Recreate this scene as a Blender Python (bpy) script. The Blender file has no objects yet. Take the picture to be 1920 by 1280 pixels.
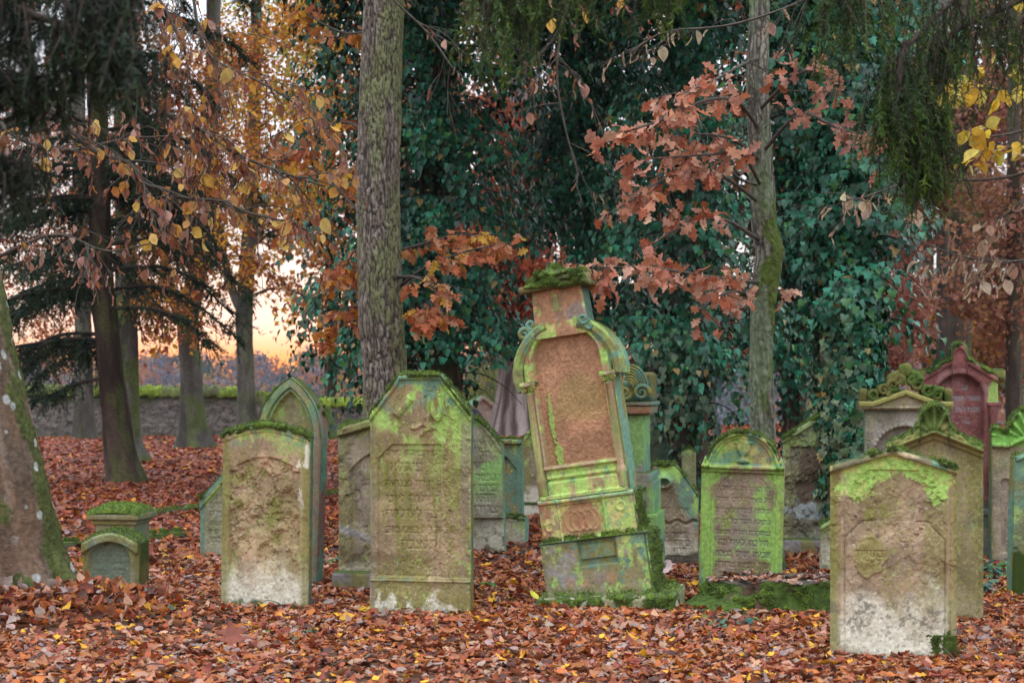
import bpy, math, random
import numpy as np
from mathutils import Vector, Matrix
R = math.radians
rng = np.random.default_rng(11)
random.seed(5)
SC = bpy.context.scene
COL = SC.collection
# ------------------------------------------------------------------ camera, sky, sun, exposure
FPX, HZ, CH = 2933.0, 720.0, 1.55           # focal length in photo pixels, horizon row, eye height
cam = bpy.data.cameras.new('camera'); cam_o = bpy.data.objects.new('camera', cam); COL.objects.link(cam_o)
cam_o.location = (0, 0, CH); cam_o.rotation_euler = (R(90), 0, 0)
cam.lens = 55; cam.sensor_width = 36; cam.shift_y = 80 / 1920
cam.clip_start = .1; cam.clip_end = 4000
cam.dof.use_dof = True; cam.dof.focus_distance = 11.2; cam.dof.aperture_fstop = 3.4
SC.camera = cam_o
SUN_AZ, SUN_EL = -9.5, -.5                   # degrees left of straight ahead, above the horizon
wd = bpy.data.worlds.new('World'); SC.world = wd; wd.use_nodes = True
wn = wd.node_tree; bgn = wn.nodes['Background']
sky = wn.nodes.new('ShaderNodeTexSky'); sky.sky_type = 'NISHITA'; sky.sun_disc = False
sky.sun_elevation = R(SUN_EL); sky.sun_rotation = R(SUN_AZ)
sky.air_density = .75; sky.dust_density = .35; sky.ozone_density = 1.0
wn.links.new(sky.outputs[0], bgn.inputs[0]); bgn.inputs[1].default_value = 0.065
veil = wn.nodes.new('ShaderNodeBackground'); veil.inputs[0].default_value = (.83, .90, 1.0, 1); veil.inputs[1].default_value = .5   # thin even cloud
tcw = wn.nodes.new('ShaderNodeTexCoord'); spx = wn.nodes.new('ShaderNodeSeparateXYZ'); wn.links.new(tcw.outputs['Generated'], spx.inputs[0])
mrw = wn.nodes.new('ShaderNodeMapRange'); mrw.inputs[1].default_value = 0; mrw.inputs[2].default_value = 1; mrw.inputs[3].default_value = .27; mrw.inputs[4].default_value = 1.75   # an overcast veil is brighter overhead
wn.links.new(spx.outputs[2], mrw.inputs[0]); 
mrl = wn.nodes.new('ShaderNodeMapRange'); mrl.interpolation_type = 'SMOOTHSTEP'; mrl.inputs[1].default_value = .010; mrl.inputs[2].default_value = .042   # clear strip under the cloud edge
mul = wn.nodes.new('ShaderNodeMath'); mul.operation = 'MULTIPLY'; wn.links.new(spx.outputs[2], mrl.inputs[0])
wn.links.new(mrw.outputs[0], mul.inputs[0]); wn.links.new(mrl.outputs[0], mul.inputs[1]); wn.links.new(mul.outputs[0], veil.inputs[1])
addw = wn.nodes.new('ShaderNodeAddShader'); wn.links.new(bgn.outputs[0], addw.inputs[0]); wn.links.new(veil.outputs[0], addw.inputs[1])
wn.links.new(addw.outputs[0], wn.nodes['World Output'].inputs['Surface'])
sl = bpy.data.lights.new('sun', 'SUN'); sl.energy = .6; sl.angle = R(10); sl.color = (1, .78, .55)
so = bpy.data.objects.new('sun', sl); COL.objects.link(so)
_sd = Vector((math.sin(R(SUN_AZ)) * math.cos(R(SUN_EL)), math.cos(R(SUN_AZ)) * math.cos(R(SUN_EL)), math.sin(R(SUN_EL))))
so.rotation_euler = _sd.to_track_quat('Z', 'Y').to_euler(); so.location = (0, 0, 30)
SC.view_settings.view_transform = 'Standard'; SC.view_settings.look = 'None'
SC.view_settings.gamma = 1; SC.view_settings.exposure = 1.17
SC.cycles.max_bounces = 6; SC.cycles.diffuse_bounces = 3; SC.cycles.glossy_bounces = 2
SC.cycles.transmission_bounces = 4; SC.cycles.transparent_max_bounces = 6; SC.cycles.volume_bounces = 0
SC.cycles.use_denoising = True
try: SC.cycles.denoising_prefilter = 'ACCURATE'
except Exception: pass

# ------------------------------------------------------------------ helpers
def P(px, py, d): return np.array([(px - 960) * d / FPX, d, CH - (py - HZ) * d / FPX])
def PX(px, d): return (px - 960) * d / FPX
def DIST(py): return CH * FPX / (py - HZ)
def ss(a, b, x):
    t = np.clip((x - a) / (b - a), 0, 1); return t * t * (3 - 2 * t)
def mix(a, b, m):
    m = np.asarray(m)[..., None]; return np.asarray(a) * (1 - m) + np.asarray(b) * m
def _hash(ix, iy, iz, s):
    n = (ix * 374761393 + iy * 668265263 + iz * 1103515245 + s * 974634721) & 0xffffffff
    n = ((n ^ (n >> 13)) * 1274126177) & 0xffffffff
    n = ((n ^ (n >> 15)) * 2246822519) & 0xffffffff
    return (n ^ (n >> 16)) / 4294967295.0
def vnoise(p, s=0):
    i = np.floor(p).astype(np.int64); f = p - i; u = f * f * (3 - 2 * f)
    x, y, z = i[..., 0], i[..., 1], i[..., 2]; a, b, c = u[..., 0], u[..., 1], u[..., 2]
    r = 0
    for dx in (0, 1):
        for dy in (0, 1):
            for dz in (0, 1):
                w = (a if dx else 1 - a) * (b if dy else 1 - b) * (c if dz else 1 - c)
                r = r + w * _hash(x + dx, y + dy, z + dz, s)
    return r
def fbm(p, o=4, s=0, g=.5):
    p = np.asarray(p, float); t = 0; a = 1; n = 0
    for k in range(o):
        t = t + a * vnoise(p, s + k * 17); n += a; a *= g; p = p * 2.03 + 7.3
    return t / n
def worley(p, s=0):
    p = np.asarray(p, float); i = np.floor(p).astype(np.int64)
    f1 = np.full(p.shape[:-1], 9.); f2 = f1.copy(); idd = f1.copy()
    for dx in (-1, 0, 1):
        for dy in (-1, 0, 1):
            for dz in (-1, 0, 1):
                c = i + np.array([dx, dy, dz]); x, y, z = c[..., 0], c[..., 1], c[..., 2]
                q = np.stack([_hash(x, y, z, s), _hash(x, y, z, s + 1), _hash(x, y, z, s + 2)], -1) + c
                d = np.sqrt(((q - p) ** 2).sum(-1)); near = d < f1
                f2 = np.where(near, f1, np.minimum(f2, d)); idd = np.where(near, _hash(x, y, z, s + 3), idd); f1 = np.where(near, d, f1)
    return f1, f2, idd
def xyz(x, y, z): return np.stack(np.broadcast_arrays(np.asarray(x, float), np.asarray(y, float), np.asarray(z, float)), -1)
def unit(v): return v / np.maximum(np.linalg.norm(v, axis=-1, keepdims=True), 1e-9)

def thing(name, label, cat, loc=(0, 0, 0), rz=0, ry=0, rx=0, group=None):
    o = bpy.data.objects.new(name, None); COL.objects.link(o); o.empty_display_size = .2
    o.location = tuple(loc); o.rotation_euler = (R(rx), R(ry), R(rz))
    o['label'] = label; o['category'] = cat
    if group: o['group'] = group
    return o
def tag(o, label=None, cat=None, group=None, kind=None):
    for k, v in (('label', label), ('category', cat), ('group', group), ('kind', kind)):
        if v: o[k] = v
    return o
def mesh_np(name, V, faces, mat, parent=None, cols=None, smooth=True, loc=None, label=None):
    V = np.ascontiguousarray(V, np.float32).reshape(-1, 3)
    if not isinstance(faces, list): faces = [faces]
    faces = [np.asarray(f, np.int32) for f in faces if len(f)]
    me = bpy.data.meshes.new(name); me.vertices.add(len(V)); me.vertices.foreach_set('co', V.ravel())
    tot = np.concatenate([np.full(len(f), f.shape[1], np.int32) for f in faces])
    lv = np.concatenate([f.ravel() for f in faces])
    me.loops.add(len(lv)); me.loops.foreach_set('vertex_index', lv)
    st = np.zeros(len(tot), np.int32); st[1:] = np.cumsum(tot)[:-1]
    me.polygons.add(len(tot)); me.polygons.foreach_set('loop_start', st)
    if smooth: me.polygons.foreach_set('use_smooth', np.ones(len(tot), bool))
    me.update(calc_edges=True); me.validate()
    if cols is not None:
        cols = np.asarray(cols, np.float32)
        if cols.ndim == 1: cols = np.tile(cols, (len(V), 1))
        a = me.attributes.new('Col', 'FLOAT_COLOR', 'POINT')
        a.data.foreach_set('color', np.concatenate([np.clip(cols, 0, 1), np.ones((len(cols), 1), np.float32)], 1).astype(np.float32).ravel())
    if mat: me.materials.append(mat)
    o = bpy.data.objects.new(name, me); COL.objects.link(o)
    if parent: o.parent = parent
    if loc is not None: o.location = tuple(loc)
    if label: o['label'] = label
    return o
class MB:
    """collects vertex/face/colour chunks for ONE mesh"""
    def __init__(s): s.V = []; s.F = {}; s.C = []; s.n = 0
    def add(s, V, F, C=(.5, .5, .5)):
        V = np.asarray(V, float).reshape(-1, 3)
        for f in (F if isinstance(F, list) else [F]):
            f = np.asarray(f)
            if len(f): s.F.setdefault(f.shape[1], []).append(f + s.n)
        C = np.asarray(C, float); C = np.tile(C, (len(V), 1)) if C.ndim == 1 else C
        s.V.append(V); s.C.append(C); s.n += len(V); return s
    def build(s, name, mat, parent=None, smooth=True, **k):
        if not s.V: return None
        return mesh_np(name, np.concatenate(s.V), [np.concatenate(f) for f in s.F.values()], mat, parent, np.concatenate(s.C), smooth, **k)
def grid_faces(nu, nv, wrap=False, off=0):
    i = np.arange(nu - 1)[:, None]; j = np.arange(nv if wrap else nv - 1)[None, :]; j2 = (j + 1) % nv
    a = i * nv + j; b = i * nv + j2; c = (i + 1) * nv + j2; d = (i + 1) * nv + j
    return np.stack([a, b, c, d], -1).reshape(-1, 4) + off
def vnormals(V, F):
    n = np.zeros_like(V); f = F
    fn = np.cross(V[f[:, 1]] - V[f[:, 0]], V[f[:, 2]] - V[f[:, 0]])
    for k in range(f.shape[1]): np.add.at(n, f[:, k], fn)
    return unit(n)

# ------------------------------------------------------------------ materials (all procedural, tinted by what grows on each spot)
def material(name, rough=.9, nscale=40, namt=.25, bscale=120, bump=.3, bdist=.01, transl=0, spec=.3, sheen=0):
    m = bpy.data.materials.new(name); m.use_nodes = True; nt = m.node_tree; N = nt.nodes; L = nt.links
    b = N['Principled BSDF']; at = N.new('ShaderNodeAttribute'); at.attribute_name = 'Col'
    tc = N.new('ShaderNodeTexCoord'); nz = N.new('ShaderNodeTexNoise'); nz.inputs['Scale'].default_value = nscale; nz.inputs['Detail'].default_value = 5
    L.new(tc.outputs['Object'], nz.inputs['Vector'])
    mr = N.new('ShaderNodeMapRange'); mr.inputs[1].default_value = .3; mr.inputs[2].default_value = .7
    mr.inputs[3].default_value = 1 - namt; mr.inputs[4].default_value = 1 + namt; L.new(nz.outputs['Fac'], mr.inputs[0])
    mx = N.new('ShaderNodeVectorMath'); mx.operation = 'SCALE'; L.new(at.outputs['Color'], mx.inputs[0]); L.new(mr.outputs[0], mx.inputs['Scale'])
    L.new(mx.outputs[0], b.inputs['Base Color']); b.inputs['Roughness'].default_value = rough
    b.inputs['Specular IOR Level'].default_value = spec
    if sheen: b.inputs['Sheen Weight'].default_value = sheen
    if bump:
        n2 = N.new('ShaderNodeTexNoise'); n2.inputs['Scale'].default_value = bscale; n2.inputs['Detail'].default_value = 6
        L.new(tc.outputs['Object'], n2.inputs['Vector'])
        bp = N.new('ShaderNodeBump'); bp.inputs['Strength'].default_value = bump; bp.inputs['Distance'].default_value = bdist
        L.new(n2.outputs['Fac'], bp.inputs['Height']); L.new(bp.outputs[0], b.inputs['Normal'])
    if transl:
        tr = N.new('ShaderNodeBsdfTranslucent'); L.new(mx.outputs[0], tr.inputs['Color'])
        mxs = N.new('ShaderNodeMixShader'); mxs.inputs[0].default_value = transl
        L.new(b.outputs[0], mxs.inputs[1]); L.new(tr.outputs[0], mxs.inputs[2])
        L.new(mxs.outputs[0], N['Material Output'].inputs['Surface'])
    return m
M_STONE = material('weathered_sandstone', .92, 55, .16, 160, .28, .005)
M_FARSTONE = material('far_stone', .92, 25, .3, 60, .4, .01)
M_BARK = material('bark', .9, 30, .35, 70, .6, .012)
M_MOSS = material('moss', .95, 60, .4, 150, .5, .01, sheen=.15)
M_IVY = material('ivy_leaf', .36, 14, .3, 0, 0, transl=.05, spec=.4)
M_DRY = material('dry_leaf', .72, 30, .22, 0, 0, transl=.42, spec=.25)
M_LITTER = material('fallen_leaf', .6, 24, .25, 0, 0, transl=.12, spec=.35)
M_NEEDLE = material('needles', .6, 20, .2, 0, 0, transl=.15, spec=.3)
M_SOIL = material('forest_soil', .95, 9, .4, 40, .6, .02)

# ------------------------------------------------------------------ tubes, lathes, boxes
def frames(pts):
    pts = np.asarray(pts, float); t = np.gradient(pts, axis=0); t = unit(t)
    ref = np.array([0, 1., 0]) if abs(t[:, 1]).mean() < .8 else np.array([1., 0, 0])
    e1 = unit(np.cross(ref, t)); e2 = np.cross(t, e1); return t, e1, e2
def resample(pts, n, rad=None):
    """smooth polyline through pts (Catmull-Rom), n samples; radii follow"""
    pts = np.asarray(pts, float); m = len(pts)
    q = np.vstack([2 * pts[0] - pts[1], pts, 2 * pts[-1] - pts[-2]])
    u = np.linspace(0, m - 1 - 1e-6, n); k = u.astype(int); f = (u - k)[:, None]
    a, b, c, d = q[k], q[k + 1], q[k + 2], q[k + 3]
    o = .5 * (2 * b + (c - a) * f + (2 * a - 5 * b + 4 * c - d) * f ** 2 + (3 * b - a - 3 * c + d) * f ** 3)
    if rad is None: return o
    return o, np.interp(u, np.arange(m), rad)
def tube(pts, rad, ns=7):
    pts = np.asarray(pts, float); rad = np.broadcast_to(rad, len(pts)); t, e1, e2 = frames(pts)
    a = np.linspace(0, 2 * math.pi, ns, endpoint=False)
    V = pts[:, None] + rad[:, None, None] * (np.cos(a)[None, :, None] * e1[:, None] + np.sin(a)[None, :, None] * e2[:, None])
    return V.reshape(-1, 3), grid_faces(len(pts), ns, True)
def lathe(prof, n=24, c=(0, 0, 0)):
    prof = np.asarray(prof, float); a = np.linspace(0, 2 * math.pi, n, endpoint=False)
    V = np.stack([prof[:, 0:1] * np.cos(a), prof[:, 0:1] * np.sin(a), np.repeat(prof[:, 1:2], n, 1)], -1) + np.array(c)
    return V.reshape(-1, 3), grid_faces(len(prof), n, True)
def rbox(size, r=.01, res=.02, amp=.004, seed=0, c=(0, 0, 0), nf=14):
    """box with worn rounded edges; returns V,F,normals"""
    h = np.asarray(size, float) / 2; Vs = []; Fs = []; Ns = []; off = 0
    for ax in range(3):
        u, v = [(1, 2), (2, 0), (0, 1)][ax]
        nu = max(3, int(size[u] / res) + 1); nv = max(3, int(size[v] / res) + 1)
        gu = np.linspace(-h[u], h[u], nu); gv = np.linspace(-h[v], h[v], nv)
        U, W = np.meshgrid(gu, gv, indexing='ij')
        for sg in (-1, 1):
            p = np.zeros(U.shape + (3,)); p[..., u] = U; p[..., v] = W; p[..., ax] = sg * h[ax]
            p = p.reshape(-1, 3); q = np.clip(p, -h + r, h - r); n = unit(p - q); p = q + r * n
            f = grid_faces(nu, nv)
            if sg < 0: f = f[:, ::-1]
            Vs.append(p); Ns.append(n); Fs.append(f + off); off += len(p)
    V = np.concatenate(Vs); Nn = np.concatenate(Ns)
    V = V + Nn * ((fbm(V * nf + seed * 3.1, 4, seed) - .5) * 2 * amp)[:, None]
    return V + np.array(c), np.concatenate(Fs), Nn
def spiral(cx, cz, r, turns, y, rad, flip=1, n=40, a0=0):
    t = np.linspace(0, 1, n); a = a0 + flip * turns * 2 * math.pi * t; rr = r * (1 - .85 * t)
    return tube(np.stack([cx + rr * np.cos(a), np.full(n, y), cz + rr * np.sin(a)], 1), rad * (1 - .5 * t), 8)
# ------------------------------------------------------------------ leaves
def leaf_shape(kind='beech', rows=5, curl=.3, fold=.2, roll=0., seed=0):
    """one leaf, length 1 along +y, face up +z; rows x 3 grid bent along and across"""
    r = np.random.default_rng(seed); t = np.linspace(0, 1, rows)
    if kind == 'beech': w = .33 * np.sin(np.pi * t ** .85) ** .8; w[0] = .02; w[-1] = .01
    elif kind == 'oak':
        w = (.09 + .24 * np.sin(np.pi * np.clip(t, 0, 1) ** 1.35)) * (.80 + .30 * np.cos(t * 2 * np.pi * 3.5 + np.pi)); w[0] = .02; w[-1] = .06
    elif kind == 'maple':
        w = .42 * np.sin(np.pi * t ** .7) * (.75 + .4 * np.cos(t * 2 * np.pi * 2.5 + np.pi)); w[0] = .02; w[-1] = .01
    else: w = .2 * np.sin(np.pi * t); w[0] = w[-1] = .02
    wl = w * r.uniform(.85, 1.15, rows); wr = w * r.uniform(.85, 1.15, rows)
    V = []
    for i, tt in enumerate(t):
        for s, ww in ((-1, wl[i]), (0, 0), (1, wr[i])):
            x = s * ww
            if roll and s:
                ang = roll * ww / .3; x = s * ww * math.sin(ang) / max(ang, .01); z = ww * (1 - math.cos(ang)) / max(ang, .01)
            else: z = abs(x) * fold
            z += curl * (tt - .35) ** 2 + (r.uniform(-.03, .03) if s else 0)
            V.append((x, tt, z))
    return np.array(V), grid_faces(rows, 3)
IVY_OUT = np.array([(0, .02), (-.2, -.12), (-.46, -.02), (-.5, .18), (-.3, .34), (-.36, .6), (-.16, .62), (0, 1), (.16, .62), (.36, .6), (.3, .34), (.5, .18), (.46, -.02), (.2, -.12)])
def ivy_shape(fold=.15, curl=-.25):
    o = IVY_OUT; V = np.column_stack([o[:, 0], o[:, 1], fold * np.abs(o[:, 0]) + curl * (o[:, 1] - .2) ** 2])
    V = np.vstack([[0, .3, 0], V]); n = len(o)
    return V, np.array([(0, 1 + i, 1 + (i + 1) % n) for i in range(n)])
def heart_shape(fold=.2, curl=-.3):
    o = np.array([(0, 0), (-.34, .02), (-.42, .32), (0, 1), (.42, .32), (.34, .02)])
    V = np.column_stack([o[:, 0], o[:, 1], fold * np.abs(o[:, 0]) + curl * (o[:, 1] - .2) ** 2])
    return V, np.array([(0, 3, 2, 1), (0, 5, 4, 3)])
def quad_shape(fold=.25):
    return np.array([(0, 0, 0), (-.34, .45, fold * .4), (0, 1, 0), (.34, .45, fold * .4)]), np.array([(0, 3, 2, 1)])
def scatter(shapes, pos, axis, nrm, size, cols, mb):
    pos = np.asarray(pos, float); N = len(pos)
    if N == 0: return
    axis = unit(axis); x = unit(np.cross(axis, nrm)); z = np.cross(x, axis); size = np.broadcast_to(size, N)
    pick = rng.integers(0, len(shapes), N)
    for k, (T, Fc) in enumerate(shapes):
        m = np.where(pick == k)[0]
        if not len(m): continue
        s = size[m][:, None, None]
        V = pos[m][:, None] + s * (T[None, :, 0:1] * x[m][:, None] + T[None, :, 1:2] * axis[m][:, None] + T[None, :, 2:3] * z[m][:, None])
        K = len(T); Fa = (Fc[None] + (np.arange(len(m)) * K)[:, None, None]).reshape(-1, Fc.shape[1])
        C = np.repeat(cols[m], K, 0)
        mb.add(V.reshape(-1, 3), Fa, C)
def palette(n, cols, w=None, jit=.2):
    cols = np.array(cols, float); w = np.ones(len(cols)) if w is None else np.array(w, float)
    c = cols[rng.choice(len(cols), n, p=w / w.sum())]
    return c * rng.uniform(1 - jit, 1 + jit, (n, 1)) * rng.uniform(.93, 1.07, (n, 3))
def rdir(n): return unit(rng.normal(size=(n, 3)))

LEAF_NEAR = [leaf_shape('beech', 6, c, f, ro, i) for i, (c, f, ro) in enumerate([(.5, .3, 0), (-.6, .2, 0), (.8, .1, 1.5), (.2, .5, 0), (-.3, -.3, 2.2), (1.0, .2, 0), (-.9, .3, .8)])]
LEAF_NEAR += [leaf_shape('oak', 11, c, f, 0, 30 + i) for i, (c, f) in enumerate([(.5, .3), (-.6, .1), (.9, -.2), (.2, .5), (-.3, .4)])]
LEAF_NEAR += [leaf_shape('maple', 7, c, f, 0, 50 + i) for i, (c, f) in enumerate([(.4, .3), (-.5, .1), (.7, .5)])]
LEAF_MID = [leaf_shape('beech', 4, c, f, 0, 70 + i) for i, (c, f) in enumerate([(.5, .4), (-.6, .2), (.9, -.3), (.2, .6)])]
OAK = [leaf_shape('oak', 16, c, f, 0, 90 + i) for i, (c, f) in enumerate([(.5, .3), (-.6, .1), (.6, -.3), (.2, .6), (-.3, .3), (-.9, .5)])]
CURLED = [leaf_shape('beech', 6, c, f, ro, 120 + i) for i, (c, f, ro) in enumerate([(.5, .2, 3.0), (-.6, .2, 2.6), (.9, 0, 3.6), (.3, .9, 0), (-.3, 0, 4.2)])]
FLAT = [leaf_shape('beech', 7, c, f, 0, 140 + i) for i, (c, f) in enumerate([(.15, .15), (-.2, .1), (.3, .3), (-.4, .4)])]
IVYS = [ivy_shape(.15, -.25), ivy_shape(.3, -.5), ivy_shape(-.1, -.1), ivy_shape(.05, .15)]
HEART = [heart_shape(.2, -.3), heart_shape(.4, -.5), heart_shape(0, -.1)]
QUAD = [quad_shape(.3), quad_shape(-.2), quad_shape(.6)]

# ------------------------------------------------------------------ ground
T1X, T1Y = PX(50, 10.6), 10.75
def gz(x, y):
    x = np.asarray(x, float); y = np.asarray(y, float)
    z = .07 * (fbm(xyz(x * .5, y * .5, 0), 3, 3) - .5)
    z = z + .17 * np.exp(-((x - T1X - .1) ** 2 / .55 + (y - T1Y + .15) ** 2 / .4))
    dd = np.clip(y - 58, 0, None)
    z = z - 7 * ss(0, 50, dd) + 8.8 * ss(60, 270, dd) + (fbm(xyz(x * .012, y * .012, 0), 3, 9) - .5) * 6 * ss(60, 160, dd)
    return z
def build_ground():
    xs = np.sinh(np.linspace(-5.2, 5.2, 260)) / np.sinh(5.2) * 900
    ys = np.concatenate([np.linspace(-25, 5, 30), np.linspace(5.3, 24, 180), np.linspace(24.3, 60, 110), 60 + np.geomspace(.5, 840, 70)])
    Y, X = np.meshgrid(ys, xs, indexing='ij'); Z = gz(X, Y)
    n = fbm(xyz(X * 1.4, Y * 1.4, 0), 4, 21)
    c = mix((.045, .028, .018), (.12, .05, .025), ss(.35, .65, n)); c = mix(c, (.2, .07, .04), ss(14, 30, Y) * .8 * ss(.3, .6, n))
    c = mix(c, (.05, .045, .035), ss(58, 75, Y))
    o = mesh_np('ground', xyz(X, Y, Z), grid_faces(len(ys), len(xs))[:, ::-1], M_SOIL, None, c.reshape(-1, 3)); tag(o, kind='structure')
build_ground()

FOOT = []                                   # ground plans of the stones and trunks: (x, y, half width, depth, turn)
LITTER_COLS = [(.34, .08, .028), (.43, .13, .03), (.37, .145, .07), (.09, .033, .022), (.34, .235, .20), (.74, .38, .03), (.24, .055, .033), (.46, .24, .15)]
LITTER_W = [20, 17, 20, 8, 10, 5, 11, 12]
def build_litter():
    mb = MB()
    def lay(y0, y1, dens, size, shapes, tilt, lift, k=.42, w=LITTER_W):
        n = int(dens * k * (y1 * y1 - y0 * y0)); y = np.sqrt(rng.uniform(y0 * y0, y1 * y1, n)); x = rng.uniform(-1, 1, n) * k * y
        keep = np.ones(n, bool)
        for fx, fy, hw, t, rz in FOOT:
            c, s = math.cos(R(rz)), math.sin(R(rz)); u = (x - fx) * c + (y - fy) * s; v = -(x - fx) * s + (y - fy) * c
            keep &= ~((abs(u) < hw - .01) & (v > .0) & (v < t))
        x, y = x[keep], y[keep]; n = len(x)
        bare = ss(.55, .70, fbm(xyz(x * 1.1, y * .9, 5), 4, 44)); keep = rng.random(n) > bare * .6; x, y = x[keep], y[keep]; n = len(x)
        a = rng.uniform(0, 2 * np.pi, n); ax = np.stack([np.cos(a), np.sin(a), rng.normal(0, tilt * .8, n)], 1)
        nr = unit(np.stack([rng.normal(0, tilt, n), rng.normal(0, tilt, n), np.where(rng.random(n) < .5, 1., -1.)], 1))
        z = gz(x, y) + rng.uniform(.004, lift, n)
        sz = size * np.exp(rng.normal(0, .32, n)).clip(.45, 1.9)
        c = palette(n, LITTER_COLS, w, .25)
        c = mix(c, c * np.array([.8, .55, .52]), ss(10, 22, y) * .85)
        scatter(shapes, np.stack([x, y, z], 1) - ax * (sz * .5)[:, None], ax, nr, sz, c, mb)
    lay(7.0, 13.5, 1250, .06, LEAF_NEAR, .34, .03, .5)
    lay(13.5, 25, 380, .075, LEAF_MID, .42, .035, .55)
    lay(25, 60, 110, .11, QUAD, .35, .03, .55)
    # leaves drifted against the foot of the big beech
    n = 650; a = rng.uniform(-.7, 2.3, n); rr = rng.uniform(.2, .95, n)
    x = T1X + .1 + rr * np.cos(a) * 1.0; y = T1Y - .2 - rr * np.sin(a) * .75
    ax = np.stack([rng.normal(size=n), rng.normal(size=n), rng.uniform(-.2, .9, n)], 1)
    scatter(LEAF_NEAR, np.stack([x, y, gz(x, y) + rng.uniform(0, .07, n)], 1), ax, rdir(n), .085 * rng.uniform(.7, 1.3, n), palette(n, LITTER_COLS, LITTER_W), mb)
    o = mb.build('leaf_litter', M_LITTER); tag(o, kind='stuff')

# ------------------------------------------------------------------ far wood on the hillside
def build_far_wood():
    mb = MB(); n = 1500
    y = np.sqrt(rng.uniform(100 ** 2, 330 ** 2, n)); x = rng.uniform(-.46, .42, n) * y
    z = gz(x, y); kind = rng.random(n)
    cols = np.where(kind[:, None] < .3, np.array([[.27, .11, .06]]), np.where(kind[:, None] < .48, np.array([[.36, .19, .06]]), np.where(kind[:, None] < .85, np.array([[.14, .125, .15]]), np.array([[.04, .07, .055]]))))
    m = 130; rad = rng.uniform(1.8, 3.2, n) * np.where(y > 250, .8, 1)
    c = np.stack([x, y, z + rad * 1.1], 1)
    u = rdir(n * m) * rng.uniform(.55, 1, (n * m, 1)) ** .5
    lump = 1 + .25 * np.sin(u[:, :1] * 5 + np.repeat(kind, m)[:, None] * 40) * np.cos(u[:, 2:3] * 6)
    p = np.repeat(c, m, 0) + u * lump * np.repeat(rad, m)[:, None] * np.array([1, 1, 1.15])
    cc = np.repeat(cols * rng.uniform(.7, 1.3, (n, 1)), m, 0) * rng.uniform(.75, 1.25, (n * m, 1))
    scatter(QUAD, p, rdir(n * m), u + rdir(n * m) * .5, rng.uniform(.4, .9, n * m), cc, mb)
    o = mb.build('far_wood', M_DRY, smooth=False); tag(o, kind='stuff')
build_far_wood()
def build_haze():
    v = [(sx * 950, (-60, 950)[sy > 0], (-13, 34)[sz > 0]) for sx in (-1, 1) for sy in (-1, 1) for sz in (-1, 1)]
    f = [(0, 1, 3, 2), (4, 6, 7, 5), (0, 4, 5, 1), (2, 3, 7, 6), (0, 2, 6, 4), (1, 5, 7, 3)]
    m = bpy.data.materials.new('haze'); m.use_nodes = True; N = m.node_tree.nodes; N.remove(N['Principled BSDF'])
    pv = N.new('ShaderNodeVolumePrincipled'); pv.inputs['Color'].default_value = (.78, .83, 1.0, 1); pv.inputs['Density'].default_value = HAZE_D; pv.inputs['Anisotropy'].default_value = .2
    m.node_tree.links.new(pv.outputs[0], N['Material Output'].inputs['Volume'])
    o = mesh_np('haze', np.array(v, float), np.array(f), m, None, None, False); tag(o, kind='stuff')
HAZE_D = .0002
if HAZE_D: build_haze()

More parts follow.
